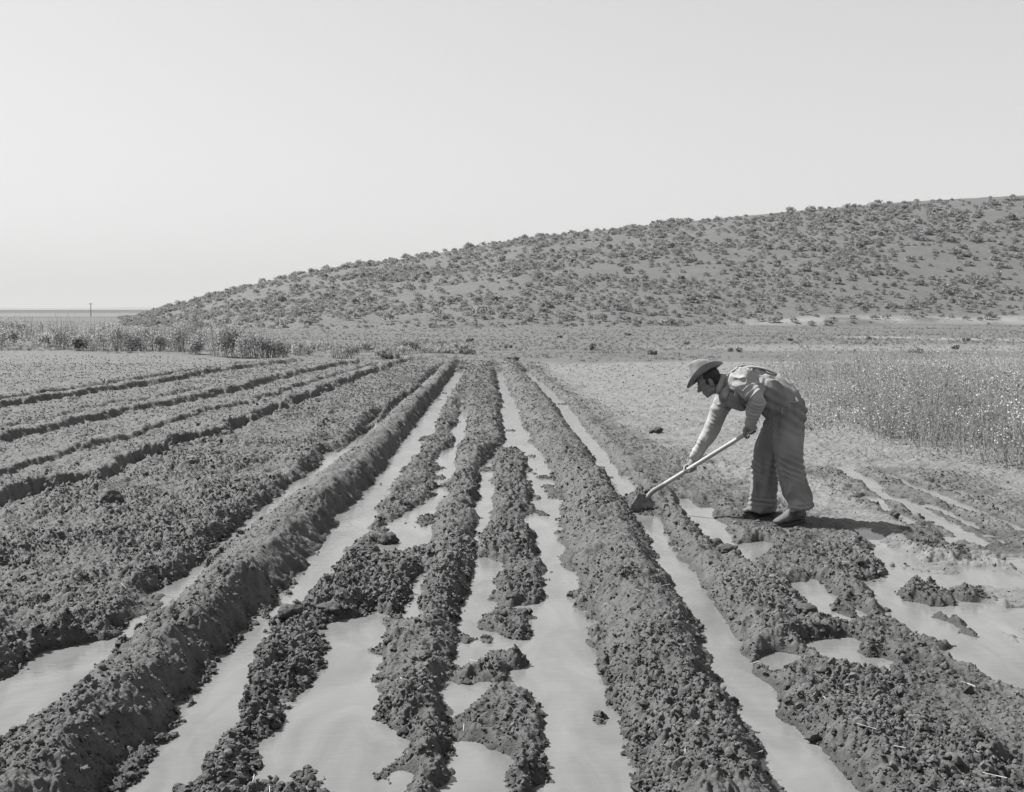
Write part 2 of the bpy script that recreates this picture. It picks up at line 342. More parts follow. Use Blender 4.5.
    for q, hh in ISLES:
        s_ = local(q, X, Y, .2, poly_sd); isl = np.maximum(isl, s_); ih = np.where(s_ > -.1, hh, ih)
    sdn = sd + n - .008
    cut = ss(-.12, .07, sdn)
    clod0 = clod
    hb = h
    ic = ss(-.09, .05, isl + n - .015)
    cut = cut * (1 - ic * (isl > -.2)); hb = np.where((sd > -.05) & (isl > -.2), h * (1 - ic) + ic * (ih * .35 + .008), hb); clod = np.maximum(clod0, ic * (isl > -.2) * 1.0)
    moist = np.where((ic > .3) & (isl > -.2), .72, moist)
    # clods
    wx = X + (fbm(X * 6, Y * 6, 2, 21) - .5) * .08; wy = Y + (fbm(X * 6, Y * 6, 2, 22) - .5) * .08
    big = bumps(wx, wy, .13, 1); mid = bumps(wx, wy, .062, 11); sml = bumps(X, Y, .03, 23)
    rid = 1 - 2 * np.abs(vn(wx * 17, wy * 17, 33) - .5); rd2 = 1 - 2 * np.abs(vn(X * 41, Y * 41, 34) - .5)
    rid = rid * (1 - .8 * ss(9, 17, Y)) + .4 * ss(9, 17, Y)
    c = .026 * big ** 1.3 * (.5 + .7 * rid) + .024 * mid * (.4 + .8 * rd2) + .016 * sml + .020 * rid * vn(X * 5, Y * 5, 35) + .016 * rd2 + .010 * vn(X * 90, Y * 90, 36)
    c = c + .035 * ss(12, 24, Y) * (bumps(X, Y, .34, 71) - .3)
    pat = ss(.34, .60, fbm(X * 1.9, Y * 1.5, 3, 31)); c = c * (.62 + .6 * pat); cl_out = clod * (.6 + .5 * pat)
    pit = bumps(X + wob, Y, .15, 55) ** 2 * ss(.45, .62, fbm(X * 4, Y * 4, 2, 56)); c = c - .05 * pit * ss(.02, .05, hb + c * clod)
    hb = hb + (c - .014) * clod + (fbm(X * 14, Y * 14, 3, 15) - .5) * .012 * (.4 + clod) + (fbm(X * 3.1, Y * 2.3, 3, 19) - .5) * .07 * clod
    mudb = ss(.62, .80, fbm(X * 4.1, Y * 1.7, 4, 88)) * .055 + ss(2.5, 2.9, X) * (1 - ss(8.6, 9.2, Y)) * .056 * ss(.47, .62, fbm(X * 1.3 + Y * .9, Y * 2.6 - X * .6, 4, 97)) + .012 * fbm(X * 30, Y * 30, 2, 89)
    hb = hb * (1 - cut) + (-.05 + mudb) * cut
    dry = right & (sdn < -.12) & (wetr < .6)
    hb = np.where(dry, np.maximum(hb, .014 + .2 * np.maximum(hb, 0)), hb)
    hb = np.where((sdn < -.15) & ~right & (X < l1l), np.maximum(hb, .012 + .2 * np.maximum(hb, 0)), hb)
    ft = np.maximum(np.exp(-((X - 2.2) ** 2 / .16 + (Y - 9.05) ** 2 / .22) ** 2), np.exp(-((X - 2.05) ** 2 / .16 + (Y - 9.3) ** 2 / .16) ** 2))   # trodden round the boots
    hb = hb * (1 - ft) + ft * (.004 + .25 * hb); clod = cl_out * (1 - .6 * ft)
    moist = np.clip(moist + .55 * (1 - ss(.0, .05, hb)) * (moist > .3), 0, 1)
    # beyond the end of the rows
    ey = np.interp(X / Y, END[:, 0] / END[:, 1], END[:, 1]) + (vn(X * .8, Y * .8, 71) - .5) * 1.2
    gr_ = ss(-.4, .5, Y - ey)
    hb = hb * (1 - gr_) + gr_ * (.03 + .12 * fbm(X * .7, Y * .7, 2, 81)); clod = clod * (1 - gr_)
    hb = np.where(Y > 48, np.maximum(hb, 0) * (1 - ss(48, 50, Y)), hb)
    return hb, moist, clod, gr_, sdn
# ------------------------------------------------------------------ the field sheet
SOIL = soil_material(); WATERM = water_material()
def span(a, b, step): return list(np.arange(a, b, step))
cols = np.array(span(-560, -200, 8) + span(-200, -40, 2.6) + span(-40, 1064, QC) + span(1064, 1320, 2.6) + span(1320, 1600, 8)); tcol = (cols - 512) / F
rows = [1.6]
while rows[-1] < 50: rows.append(rows[-1] * (1 + (QR if 3.35 < rows[-1] < 37 else QR * 4)))
rows[-1] = 50.0; rows = np.array(rows); NR, NC = len(rows), len(cols)
Yg = np.repeat(rows, NC); Xg = np.tile(tcol, NR) * Yg
parts = [field(Xg[i:i + 300000], Yg[i:i + 300000]) for i in range(0, len(Xg), 300000)]
Hg, Mo, Cl, Gr, Sd = (np.concatenate(q) for q in zip(*parts))
Dk = np.zeros_like(Hg); Pa = np.zeros_like(Hg)
fm = mesh('field', np.stack([Xg, Yg, Hg], 1), grid_faces(NR, NC), SOIL, True, dict(moist=Mo, grass=Gr, pale=Pa, dark=Dk))
tag(obj('field', fm), kind='structure')
wv = [(-12, 1.7, 0), (16, 1.7, 0), (16, 34, 0), (-12, 34, 0)]
tag(obj('water', mesh('water', wv, [[0, 1, 2, 3]], WATERM)), kind='structure')
def ground_z(x, y):
    return float(field(np.array([x, x]), np.array([y, y]))[0][0])
# ------------------------------------------------------------------ clods lying on it
import bmesh
def ico(sub):
    bm = bmesh.new(); bmesh.ops.create_icosphere(bm, subdivisions=sub, radius=1)
    v = np.array([q.co[:] for q in bm.verts]); f = np.array([[q.index for q in p.verts] for p in bm.faces]); bm.free(); return v, f
IV2, IF2 = ico(2); IV1, IF1 = ico(1)
def clod_shapes(k, V):
    out = []
    for i in range(k):
        d = .55 + .9 * vn3(V * 1.2 + 31 * i + 5, 3); d = d * (.7 + .6 * vn3(V * 2.9 + 11 * i, 4)) * (.85 + .3 * vn3(V * 6 + 7 * i, 2))
        v = V * d[:, None] * np.array([1, rng.uniform(.6, 1), rng.uniform(.5, .9)])
        for _ in range(5):                  # broken faces
            n_ = rng.normal(size=3); n_ /= np.linalg.norm(n_); t_ = rng.uniform(.42, .62); ex = np.maximum(v @ n_ - t_, 0); v = v - ex[:, None] * n_ * .85
        out.append(v)
    return out
vis = (cols[np.newaxis, :] > -190) & (cols[np.newaxis, :] < 1310) & (rows[:, None] > 3.7) & (rows[:, None] < 44)
prob = (np.clip(Cl, 0, 1.3) ** 2 * (.35 + .65 * ss(.15, .5, Mo)) * vis.ravel() * (Hg > -.006) * (Gr < .3)); prob = prob.reshape(NR, NC) * np.gradient(cols)[None]; prob = prob.ravel() / prob.sum()
vv, ff, mo_, base = [], [], [], 0
def scatter(count, V, Fc, mu, sig, lo, hi):
    global base
    SH = clod_shapes(16, V); nv = len(V)
    idx = rng.choice(len(prob), count, p=prob); ang = rng.uniform(0, 6.283, count); sh = rng.integers(0, 16, count)
    size = np.clip(np.exp(rng.normal(mu, sig, count)), lo, hi) * np.clip(.55 + .5 * Cl[idx], .5, 1.1); size = np.maximum(size, Yg[idx] * .0007)
    tl = rng.normal(size=count) * .6
    for s in range(16):
        k = np.nonzero(sh == s)[0]; q = SH[s]
        if not len(k): continue
        c_, s_ = np.cos(ang[k])[:, None], np.sin(ang[k])[:, None]; ct, st_ = np.cos(tl[k])[:, None], np.sin(tl[k])[:, None]
        y0 = q[None, :, 1] * ct - q[None, :, 2] * st_; z0 = q[None, :, 1] * st_ + q[None, :, 2] * ct
        p = np.stack([q[None, :, 0] * c_ - y0 * s_, q[None, :, 0] * s_ + y0 * c_, z0], -1) * size[k][:, None, None]
        p += np.stack([Xg[idx[k]], Yg[idx[k]], Hg[idx[k]] + size[k] * .3], 1)[:, None, :]
        vv.append(p.reshape(-1, 3)); mo_.append(np.repeat(np.clip(Mo[idx[k]] + rng.normal(-.12, .24, len(k)), 0, 1), nv))
        ff.append((Fc[None] + (np.arange(len(k)) * nv)[:, None, None] + base).reshape(-1, 3)); base += len(k) * nv
scatter(NCLODS * 3, IV1, IF1, -5.05, .42, .003, .012)
scatter(NCLODS // 2, IV2, IF2, -4.35, .40, .009, .032)
vv = np.concatenate(vv); z_ = np.zeros(len(vv))
cm = mesh('soil_clods', vv, np.concatenate(ff), SOIL, False, dict(moist=np.concatenate(mo_), grass=z_, pale=z_, dark=z_))
tag(obj('soil_clods', cm), 'crumbs and small clods of damp broken soil lying over the beds', 'soil', kind='stuff')
# big single clods
BV, BF = ico(4)
def big_clod(px, py, wpx, label, moist, tall=.75):
    p = P(px, py); z = ground_z(p[0], p[1]); r = wpx * p[1] / F / 2
    d = .6 + .7 * vn3(BV * 1.1 + px, 5); d = d * (.8 + .4 * vn3(BV * 2.7 + py, 6)) * (.88 + .24 * vn3(BV * 7 + py, 8)) * (.94 + .12 * vn3(BV * 16, 9))
    v = BV * d[:, None] * r * np.array([1, .9, tall]); v[:, 2] = np.maximum(v[:, 2], -.4 * r) + .35 * r * tall; n_ = np.zeros(len(v))
    o = obj('earth_clod', mesh('earth_clod', v, BF, SOIL, True, dict(moist=n_ + moist, grass=n_, pale=n_, dark=n_)), loc=(p[0], p[1], max(z, 0)))
    tag(o, label, 'clod', 'big clods of earth lying in the field')
for a in [(113, 518, 19, 'dark upright clod standing alone on the rough bed near the left edge', .8, 1.1),
          (292, 625, 23, 'large dark clod on the edge of the flooded furrow beside the left ridge', .85, .95),
          (388, 543, 20, 'dark clod at the far left corner of the middle silty pool', .8, .8),
          (193, 474, 15, 'pale dry clod catching the sun below the second dry bed', .05, .6),
          (227, 443, 11, 'small pale clod at the foot of the shadowed bank in the left field', .05, .8),
          (330, 618, 26, 'broad flat clod where the low bed meets the wide pool', .8, .55),
          (426, 676, 13, 'small angular clod lying alone in the water of the central furrow', .8, .8),
          (805, 622, 22, 'rounded wet clod beside the small bright puddle at right', .8, .6),
          (727, 560, 22, 'dark clod between the two puddles in front of the man', .8, .6),
          (893, 518, 14, 'dark clod on the little ridge beyond the man\'s shadow', .75, .7),
          (718, 386, 9, 'tiny dark lump lying on the pale dry field', .7, .6) if False else (656, 436, 12, 'dark lump at the edge of the pale dry field beyond the shovel', .75, .7)]:
    big_clod(*a)
# straw
sv, sf = [], []
for i in range(170):
    for _ in range(50):
        j = rng.choice(len(prob), p=prob)
        if Yg[j] < 14 and Hg[j] > 0: break
    L = rng.uniform(.025, .09); a = rng.uniform(0, 3.14); r = rng.uniform(.0011, .0019); u = np.array([math.cos(a), math.sin(a), rng.uniform(-.1, .35)]); p_ = np.cross(u, [0, 0, 1]); p_ /= np.linalg.norm(p_)
    c = np.array([Xg[j], Yg[j], Hg[j] + .012]); up = np.array([0, 0, 1.]); b0 = len(sv)
    for e in (-1, 1):
        bend = .006 * e * e
        for q in (p_, up, -p_, -up): sv.append(c + u * L * e * .5 + q * r)
    for k in range(4): sf.append([b0 + k, b0 + (k + 1) % 4, b0 + 4 + (k + 1) % 4, b0 + 4 + k])
STRAW = noise_mat('straw', .35, .6, 20, .7)
tag(obj('straw', mesh('straw', sv, sf, STRAW)), 'scattered pale straw bits on the damp soil', 'straw', kind='stuff')
# ------------------------------------------------------------------ land beyond the field
SKY = np.array([(-300, 330), (60, 328), (110, 323), (130, 319), (150, 313), (170, 307.5), (190, 302), (210, 296), (250, 286), (300, 274), (350, 265.5), (400, 260), (450, 251.5), (500, 243), (520, 239.5), (600, 231), (700, 221), (800, 211.5), (900, 203), (1001, 197.5), (1100, 193), (1300, 190), (1700, 190)])
def land(X, Y):
    px = 512 + F * X / Y
    ys = np.interp(px, SKY[:, 0], SKY[:, 1])
    dc = np.interp(px, [130, 520, 1000], [250, 212, 192]); db = np.interp(px, [100, 300, 520, 760, 1000], [140, 95, 88, 104, 114])
    k = ss(150, 520, px); fade = 1 - ss(0, 90, 110 - px)
    fl = .006 * np.clip(Y - 45, 0, None) * k
    zb = .006 * (db - 45) * k
    zc = CH + (312 - ys) * dc / F
    s = (Y - db) / (dc - db); sc = np.clip(s, 0, 1)
    hill = zb + (zc - zb) * (.35 * sc ** 1.2 + .65 * sc ** 1.6 * (1.9 - .9 * sc))
    past = np.clip(Y - dc, 0, None); hill = hill - past * .02 - .0006 * past ** 2 * (past < 400)
    z = np.where(s > 0, hill, fl)
    z = z + (fbm(X * .05, Y * .05, 3, 91) - .5) * 1.1 * ss(0, .12, s) * (1 - ss(.75, .98, s)) * ss(200, 400, px)
    z = z + (fbm(X * .22, Y * .22, 2, 92) - .5) * .3 * ss(55, 70, Y) * (1 - ss(.8, 1, s))
    # low eroded bank at the foot of the hill on the right
    bk = ss(.02, .035, s) * (1 - ss(.05, .3, s)) * ss(735, 800, px) * (.55 + .6 * vn(X * .25, Y * .05, 95)); z = z + bk * .3
    far = (Y > 440) | (z < 0); flat = 4.6 * ss(1350, 1500, Y + (vn(X * .002, X * 0, 99) - .5) * 100)
    z = np.where((px < 130) | (Y > 440), np.where(Y > 440, flat, np.clip(z, 0, None) * fade), np.maximum(z, 0))
    return z, s, px
rb = [50.0]
while rb[-1] < 280: rb.append(rb[-1] * 1.0055)
while rb[-1] < 40000: rb.append(rb[-1] * 1.05)
rb = np.array(rb); cb = np.array(span(-560, 1600.1, 4.0)); tb = (cb - 512) / F; nb, ncb = len(rb), len(cb)
YB = np.repeat(rb, ncb); XB = np.tile(tb, nb) * YB
ZB, SB, PB = land(XB, YB)
ZB[:ncb] = 0
# cover: dry grass, a pale track, the pale bank face, a dark bluff far off
trk = np.exp(-(((312 + (CH - ZB) * F / YB) - np.interp(PB, [700, 860, 1010, 1300], [336.5, 337, 339.5, 342])) / 1.3) ** 2) * ss(820, 880, PB) * (SB < 0.03)
bank = ss(.012, .03, SB) * (1 - ss(.05, .1, SB)) * ss(690, 790, PB) * ss(.25, .55, fbm(XB * .4, YB * .4, 2, 101))
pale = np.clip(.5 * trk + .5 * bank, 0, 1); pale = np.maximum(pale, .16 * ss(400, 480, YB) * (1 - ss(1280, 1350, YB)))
pale = np.maximum(pale, .25 * (1 - ss(54, 60, YB)) * ss(560, 800, PB))
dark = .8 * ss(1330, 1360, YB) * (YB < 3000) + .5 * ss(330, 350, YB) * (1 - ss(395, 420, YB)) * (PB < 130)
ffB = grid_faces(nb, ncb); hillf = (SB[ffB].mean(1) > 0) & (YB[ffB].mean(1) < 430) & (PB[ffB].mean(1) > 118)
LANDM = SOIL
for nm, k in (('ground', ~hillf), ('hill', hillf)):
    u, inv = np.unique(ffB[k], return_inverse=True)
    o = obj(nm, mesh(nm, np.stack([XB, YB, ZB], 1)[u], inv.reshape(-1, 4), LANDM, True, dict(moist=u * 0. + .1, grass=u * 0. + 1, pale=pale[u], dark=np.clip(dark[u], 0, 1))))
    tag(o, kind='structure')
# faint mountains on the skyline
mv = []; mx_ = np.linspace(-14000, 6000, 120)
top = 40 + 330 * np.clip(fbm(mx_ / 3800, mx_ * 0, 4, 111), 0, 1) * (.6 + .4 * np.sin(mx_ / 2600 + 1.2))
for i, x in enumerate(mx_):
    for y, k in ((17000, 0), (17600, .5), (18300, 1), (19500, .55), (21000, 0)): mv.append((x, y + 500 * math.sin(x / 1700), max(2, top[i] * k)))
tag(obj('mountains', mesh('mountains', mv, grid_faces(120, 5), noise_mat('mountain_rock', .12, .16, .001))), kind='structure')
# ------------------------------------------------------------------ plants
def quads(c, u, v):                   # leaf quads from centres and two half axes
    n = len(c); p = np.stack([c - u, c + v * .9, c + u, c - v * .9], 1).reshape(-1, 3)
    return p, np.arange(n * 4).reshape(n, 4)
def rand_dirs(n):
    a = rng.normal(size=(n, 3)); return a / np.linalg.norm(a, axis=1)[:, None]
def join(ls):
    V, Fc, b = [], [], 0
    for v, f in ls: V.append(v); Fc.append(np.asarray(f) + b); b += len(v)
    return np.concatenate(V), np.concatenate(Fc)
def stems(base, tip, r):              # thin three-sided tapering stems
    n = len(base); d = tip - base; d = d / np.linalg.norm(d, axis=1)[:, None]
    a = np.cross(d, [0.3, 1, .1]); a /= np.linalg.norm(a, axis=1)[:, None]; b = np.cross(d, a); P_ = []
    for e, (o, rr) in enumerate(((base, r), (tip, r * .4))):
        for k in range(3):
            t = k * 2.094; P_.append(o + (a * math.cos(t) + b * math.sin(t)) * rr)
    v = np.stack(P_, 1).reshape(-1, 3); i = np.arange(n)[:, None] * 6
    f = np.concatenate([i + np.array([[0, 1, 4, 3]]), i + np.array([[1, 2, 5, 4]]), i + np.array([[2, 0, 3, 5]])])
    return v, f
SAGE = leaf_material('sagebrush_leaves', .25, .46, .4); TWIG = noise_mat('twigs', .26, .36, 8)
BRUSH = leaf_material('brush_leaves', .3, .48, .5); REED = leaf_material('dry_reed', .36, .52, .5); PALEB = leaf_material('pale_brush', .16, .26, .3)
def sage_mesh(n, leaf, seed):         # low dome of several rounded clumps of upright leafy shoots
    global rng
    rng = np.random.default_rng(seed); k = rng.integers(3, 6)
    cc = np.stack([rng.uniform(-.15, .15, k), rng.uniform(-.15, .15, k), rng.uniform(.14, .32, k)], 1); rr = rng.uniform(.26, .37, k)
    w_ = rng.integers(0, k, n); d = rand_dirs(n); d[:, 2] = np.abs(d[:, 2]) * 1.1 - .25
    c = cc[w_] + d * (rr[w_] * rng.uniform(.55, 1.12, n) ** .7)[:, None]; c[:, 2] = np.clip(c[:, 2], .03, None)
    u = d + .7 * rand_dirs(n); u /= np.linalg.norm(u, axis=1)[:, None]; v = np.cross(u, rand_dirs(n)); v /= np.linalg.norm(v, axis=1)[:, None]
    l = leaf * rng.uniform(.6, 1.4, n)[:, None]
    return quads(c, u * l, v * l * .55)
variants = [sage_mesh(170, .085, 100 + i) for i in range(8)]
rng = np.random.default_rng(23)
# places on the slope, thinner in some patches
cand = []
tx = rng.uniform(-40, 1110, 44000); ts = rng.uniform(.02, .985, 44000) ** 1.0
dcx = np.interp(tx, [130, 520, 1000], [250, 212, 192]); dbx = np.interp(tx, [100, 300, 520, 760, 1000], [140, 95, 88, 104, 114])
Yc = dbx + (dcx - dbx) * ts; Xc = (tx - 512) / F * Yc
dens = np.clip((fbm(Xc * .09, Yc * .09, 3, 121) - .30) * 3.2, .16, 1) * 1 * np.where(ts < .12, .4, 1) * (tx > 122)
keep = rng.uniform(size=len(tx)) < dens * .7
Xc, Yc, tx, ts = Xc[keep], Yc[keep], tx[keep], ts[keep]
ordr = rng.permutation(len(Xc)); cell = {}; sel = []
for i in ordr:
    kx, ky = int(math.floor(Xc[i] / 1.15)), int(math.floor(Yc[i] / 1.3))
    if any((kx + a, ky + b) in cell and math.hypot(Xc[i] - cell[(kx + a, ky + b)][0], Yc[i] - cell[(kx + a, ky + b)][1]) < .62 for a in (-1, 0, 1) for b in (-1, 0, 1)): continue
    cell[(kx, ky)] = (Xc[i], Yc[i]); sel.append(i)
sel = np.array(sel)[:NSAGE]; Xc, Yc, tx = Xc[sel], Yc[sel], tx[sel]
Zc = land(Xc, Yc)[0]; sc = np.exp(rng.normal(-.18, .40, len(Xc))).clip(.35, 1.9) * np.interp(Yc, [90, 130, 200], [.8, 1, 1.15]); rz = rng.uniform(0, 6.28, len(Xc)); wh = rng.integers(0, 8, len(Xc))
big = np.argsort(-(sc / Yc) * ((tx > 0) & (tx < 1024)))[:300]; rest = np.setdiff1d(np.arange(len(Xc)), big)
smesh = [mesh('sagebrush', v, f, SAGE, False) for v, f in variants]
for i in big:
    o = obj('sagebrush', smesh[wh[i]], loc=(Xc[i], Yc[i], Zc[i] - .05), rz=rz[i]); s_ = sc[i]; o.scale = (s_, s_, s_ * rng.uniform(.75, 1.05))
    tag(o, 'low rounded grey sagebrush clump growing with many others on the open hillside', 'sagebrush', 'sagebrush clumps scattered over the hillside')
ls = []
for i in rest:
    v, f = variants[wh[i]]; c_, s_ = math.cos(rz[i]), math.sin(rz[i]); q = v * sc[i] * np.array([1, 1, .9])
    ls.append((np.stack([q[:, 0] * c_ - q[:, 1] * s_ + Xc[i], q[:, 0] * s_ + q[:, 1] * c_ + Yc[i], q[:, 2] + Zc[i] - .05], 1), f))
v, f = join(ls)
tag(obj('sagebrush_scrub', mesh('sagebrush_scrub', v, f, SAGE, False)), 'smaller and farther sagebrush covering the long hillside', 'scrub', kind='stuff')
# grass over the valley floor and hill
def blades(X, Y, Z, n, h, wd, lean):
    m = len(X) * n; b = np.repeat(np.stack([X, Y, Z], 1), n, 0); hh = np.repeat(h, n)[:, None] * rng.uniform(.5, 1.2, (m, 1))
    b[:, :2] += rng.normal(size=(m, 2)) * np.repeat(h, n)[:, None] * .35
    a = rng.uniform(0, 6.28, m); d = np.stack([np.cos(a), np.sin(a), np.zeros(m)], 1); l = rng.normal(size=(m, 3)) * lean; l[:, 2] = 1
    t = b + l * hh; w_ = wd * np.repeat(h, n)[:, None]
    v = np.stack([b - d * w_, b + d * w_, t], 1).reshape(-1, 3); return v, np.arange(m * 3).reshape(-1, 3)
n = 30000
tx = rng.uniform(-60, 1090, n); ty = np.exp(rng.uniform(math.log(36), math.log(215), n)); X = (tx - 512) / F * ty
zl = np.where(ty < 50, 0.06, land(X, np.maximum(ty, 50))[0])
ey = np.interp(X / ty, END[:, 0] / END[:, 1], END[:, 1])
pl = land(X, np.maximum(ty, 51)); okk = (ty > ey + .4) & (rng.uniform(size=n) < np.where((tx > 720) & (ty < 58), .25, 1)) & (rng.uniform(size=n) < .35 + 1.1 * fbm(X * .15, ty * .15, 2, 131) * .9)
X, Y, Z, tx = X[okk], ty[okk], zl[okk], tx[okk]
gh = rng.uniform(.05, .13, len(X))
v, f = blades(X, Y, Z, 11, gh, .075, .45)
GRASS = leaf_material('dry_grass', .13, .18, .5)
tag(obj('grass', mesh('grass', v, f, GRASS, False)), 'thin dry grass over the valley floor and the hillside', 'grass', kind='stuff')
# shrubs along the foot of the hill
def bush(h, wd, n, leaf, ns, seed, upright=.5):
    global rng
    rng = np.random.default_rng(seed); k = max(3, int(wd / h * 4))
    cc = np.stack([rng.uniform(-.5, .5, k) * wd * .75, rng.uniform(-.3, .3, k) * wd * .6, rng.uniform(.35, .7, k) * h], 1); rr = rng.uniform(.2, .34, k) * h
    w_ = rng.integers(0, k, n); d = rand_dirs(n)
    c = cc[w_] + d * (rr[w_] * rng.uniform(.3, 1.15, n))[:, None] * np.array([1, 1, 1.1]); c[:, 2] = np.clip(c[:, 2], .04, h)
    u = rand_dirs(n) * (1 - upright) + np.array([0, 0, upright]); u /= np.linalg.norm(u, axis=1)[:, None]; v = np.cross(u, rand_dirs(n)); v /= np.linalg.norm(v, axis=1)[:, None]
    l = leaf * rng.uniform(.5, 1.4, n)[:, None]
    fol = quads(c, u * l, v * l * .5)
    b = np.stack([rng.uniform(-.35, .35, ns) * wd, rng.uniform(-.2, .2, ns) * wd, np.zeros(ns)], 1)
    t = b + np.stack([rng.normal(size=ns) * .14 * h, rng.normal(size=ns) * .1 * h, rng.uniform(.6, 1.05, ns) * h], 1)
    return fol, stems(b, t, np.full((ns, 1), .011))
def shrub(px, py, wpx, hpx, n, leaf, ns, m, label, group, seed, up=.5, name='shrub', dY=None):
    n = int(n * 2.2); leaf *= .62; up *= .35; p = P(px, py) if dY is None else at(px, py, dY); k = p[1] / F; fol, st = bush(hpx * k, wpx * k, n, leaf, ns, seed, up)
    z = .06 if p[1] < 50 else float(land(np.array([p[0]]), np.array([p[1]]))[0][0])
    r = obj(name, None, loc=(p[0], p[1], z - .03)); tag(r, label, 'shrub', group)
    obj('foliage', mesh('foliage', *fol, m, False), r); obj('stem', mesh('stem', *st, TWIG, True), r)
GL = 'brush growing along the edge of the ploughed field'
S = [(79, 353, 24, 20, 500, .09, 10, BRUSH, 'small dark dense bush at the far left edge of the field'),
     (62, 349, 34, 36, 330, .09, 30, REED, 'pale thin brush rising behind the dark bush at the far left'),
     (108, 353, 44, 33, 420, .08, 40, REED, 'pale upright reedy brush just right of the dark bush at far left'),
     (137, 353, 26, 26, 420, .08, 24, BRUSH, 'grey dark bush left of the low pale mound in the brush line'),
     (160, 353, 34, 28, 380, .09, 30, REED, 'broad pale brush clump over the low pale mound in the brush line'),
     (178, 354, 24, 36, 420, .08, 30, BRUSH, 'tall thin dark bush in the middle of the brush line'),
     (196, 350, 24, 52, 330, .07, 46, BRUSH, 'tallest twiggy bush of the brush line with a thin open top'),
     (193, 357, 30, 28, 420, .08, 24, REED, 'pale brush in front of the tallest twiggy bush'),
     (224, 359, 42, 38, 950, .085, 34, BRUSH, 'large dark rounded bush below the hill at the end of the dry beds'),
     (255, 360, 36, 31, 520, .08, 50, BRUSH, 'dark upright bush right of the large rounded bush'),
     (276, 360, 30, 28, 330, .07, 46, REED, 'pale reedy brush at the right end of the brush line'),
     (342, 361, 34, 20, 200, .06, 46, REED, 'thin wispy brush standing alone at the end of the beds'),
     (390, 361, 22, 8, 220, .07, 14, PALEB, 'low pale tussock at the far end of the beds')]
for i, a in enumerate(S): shrub(*a, GL, 300 + i, .75)
shrub(368, 352, 24, 9, 400, .09, 8, PALEB, 'rounded pale bush on the grassy flat below the hill', 'bushes on the grassy flat', 401, .3)
shrub(427, 353, 26, 6, 260, .08, 8, PALEB, 'wide low pale bush right of the rounded pale bush on the flat', 'bushes on the grassy flat', 402, .3)
shrub(592, 352, 5, 9, 160, .09, 6, BRUSH, 'narrow dark bush standing alone in the middle of the flat', 'bushes on the grassy flat', 403, .6)
for i in range(13):
    shrub(292 + i * 15 + rng.uniform(-5, 5), rng.uniform(351, 359), rng.uniform(20, 34), rng.uniform(13, 19) * (1 - i * .045), 150, .08, 18, REED if i % 4 else PALEB, 'low wispy pale brush trailing along the foot of the hill beyond the beds', 'wispy brush beyond the end of the beds', 640 + i, .6)
for i in range(16):
    a = -30 + i * 15.5 + rng.uniform(-4, 4); shrub(a, rng.uniform(337, 347), rng.uniform(26, 46), rng.uniform(14, 24), 260, .11, 26, REED if i % 3 else BRUSH, 'soft grey brush in the hazy thicket behind the brush line at left', 'brush thicket behind the field edge', 600 + i, .7)
for i, (a, b, w_, h_) in enumerate([(345, 353, 12, 5), (508, 349, 10, 5), (512, 363, 18, 7), (650, 357, 16, 7), (686, 346, 9, 4), (735, 354, 20, 7), (790, 343, 9, 4), (868, 341, 8, 4), (915, 356, 24, 9), (955, 350, 10, 6), (966, 344, 7, 5), (470, 344, 9, 5), (560, 340, 8, 4), (628, 338, 9, 4)]):
    shrub(a, b, w_, h_, 180, .08, 6, BRUSH, 'small dark low bush in the grass between the field and the hill', 'small bushes on the grassy flat', 420 + i, .4)
# weeds with pale flower heads at the right
rng = np.random.default_rng(77)
WP = wpoly([(760, 384), (792, 412), (806, 424), (850, 434), (898, 448), (946, 453), (1004, 462), (1100, 480), (1250, 470), (1250, 369), (1000, 368), (880, 368), (765, 368)])
n = 16000; pxs = rng.uniform(755, 1180, n); pys = rng.uniform(366, 480, n); q = np.array([P(a, b)[:2] for a, b in zip(pxs, pys)])
wsd = poly_sd(WP, q[:, 0], q[:, 1]) + (fbm(q[:, 0] * 1.5, q[:, 1] * .8, 2, 141) - .5) * 2.4; okk = rng.uniform(size=n) < ss(-1.1, 1.5, wsd) * (.35 + .9 * fbm(q[:, 0] * .9, q[:, 1] * .5, 2, 142)); q = q[okk]; wsd = wsd[okk]
n = len(q); hgt = (.75 + .5 * vn(q[:, 0] * 2.5, q[:, 1] * 1.6, 153)) * (.16 + .62 * ss(.28, .72, fbm(q[:, 0] * .6, q[:, 1] * .45, 2, 151))) * (.45 + .55 * ss(-.6, 1.6, wsd)) * rng.uniform(.55, 1.15, n) * np.interp(q[:, 1], [12, 18, 30], [1.3, 1.1, 1.0])
b = np.column_stack([q, np.full(n, .02)]); t = b + np.stack([rng.normal(size=n) * .22 * hgt, rng.normal(size=n) * .22 * hgt, hgt], 1)
sv_, sf_ = stems(b, t, np.full((n, 1), .0035))
k = 9; m_ = n * k; a = rng.uniform(.15, 1, m_)[:, None]; bb = np.repeat(b, k, 0); tt = np.repeat(t, k, 0); c = bb + (tt - bb) * a + rng.normal(size=(m_, 3)) * .045 * np.array([1, 1, .6])
u = rand_dirs(m_); u[:, 2] = np.abs(u[:, 2]) + .3; u /= np.linalg.norm(u, axis=1)[:, None]; vv_ = np.cross(u, rand_dirs(m_)); vv_ /= np.linalg.norm(vv_, axis=1)[:, None]; l = rng.uniform(.012, .032, m_)[:, None]
lv, lf = quads(c, u * l, vv_ * l * .45)
kf = 5; fl = rng.uniform(size=n) < np.clip((fbm(q[:, 0] * .7, q[:, 1] * .6, 2, 161) - .3) * 2.2, .08, .9); tf = np.repeat(t[fl], kf, 0); mf = len(tf)
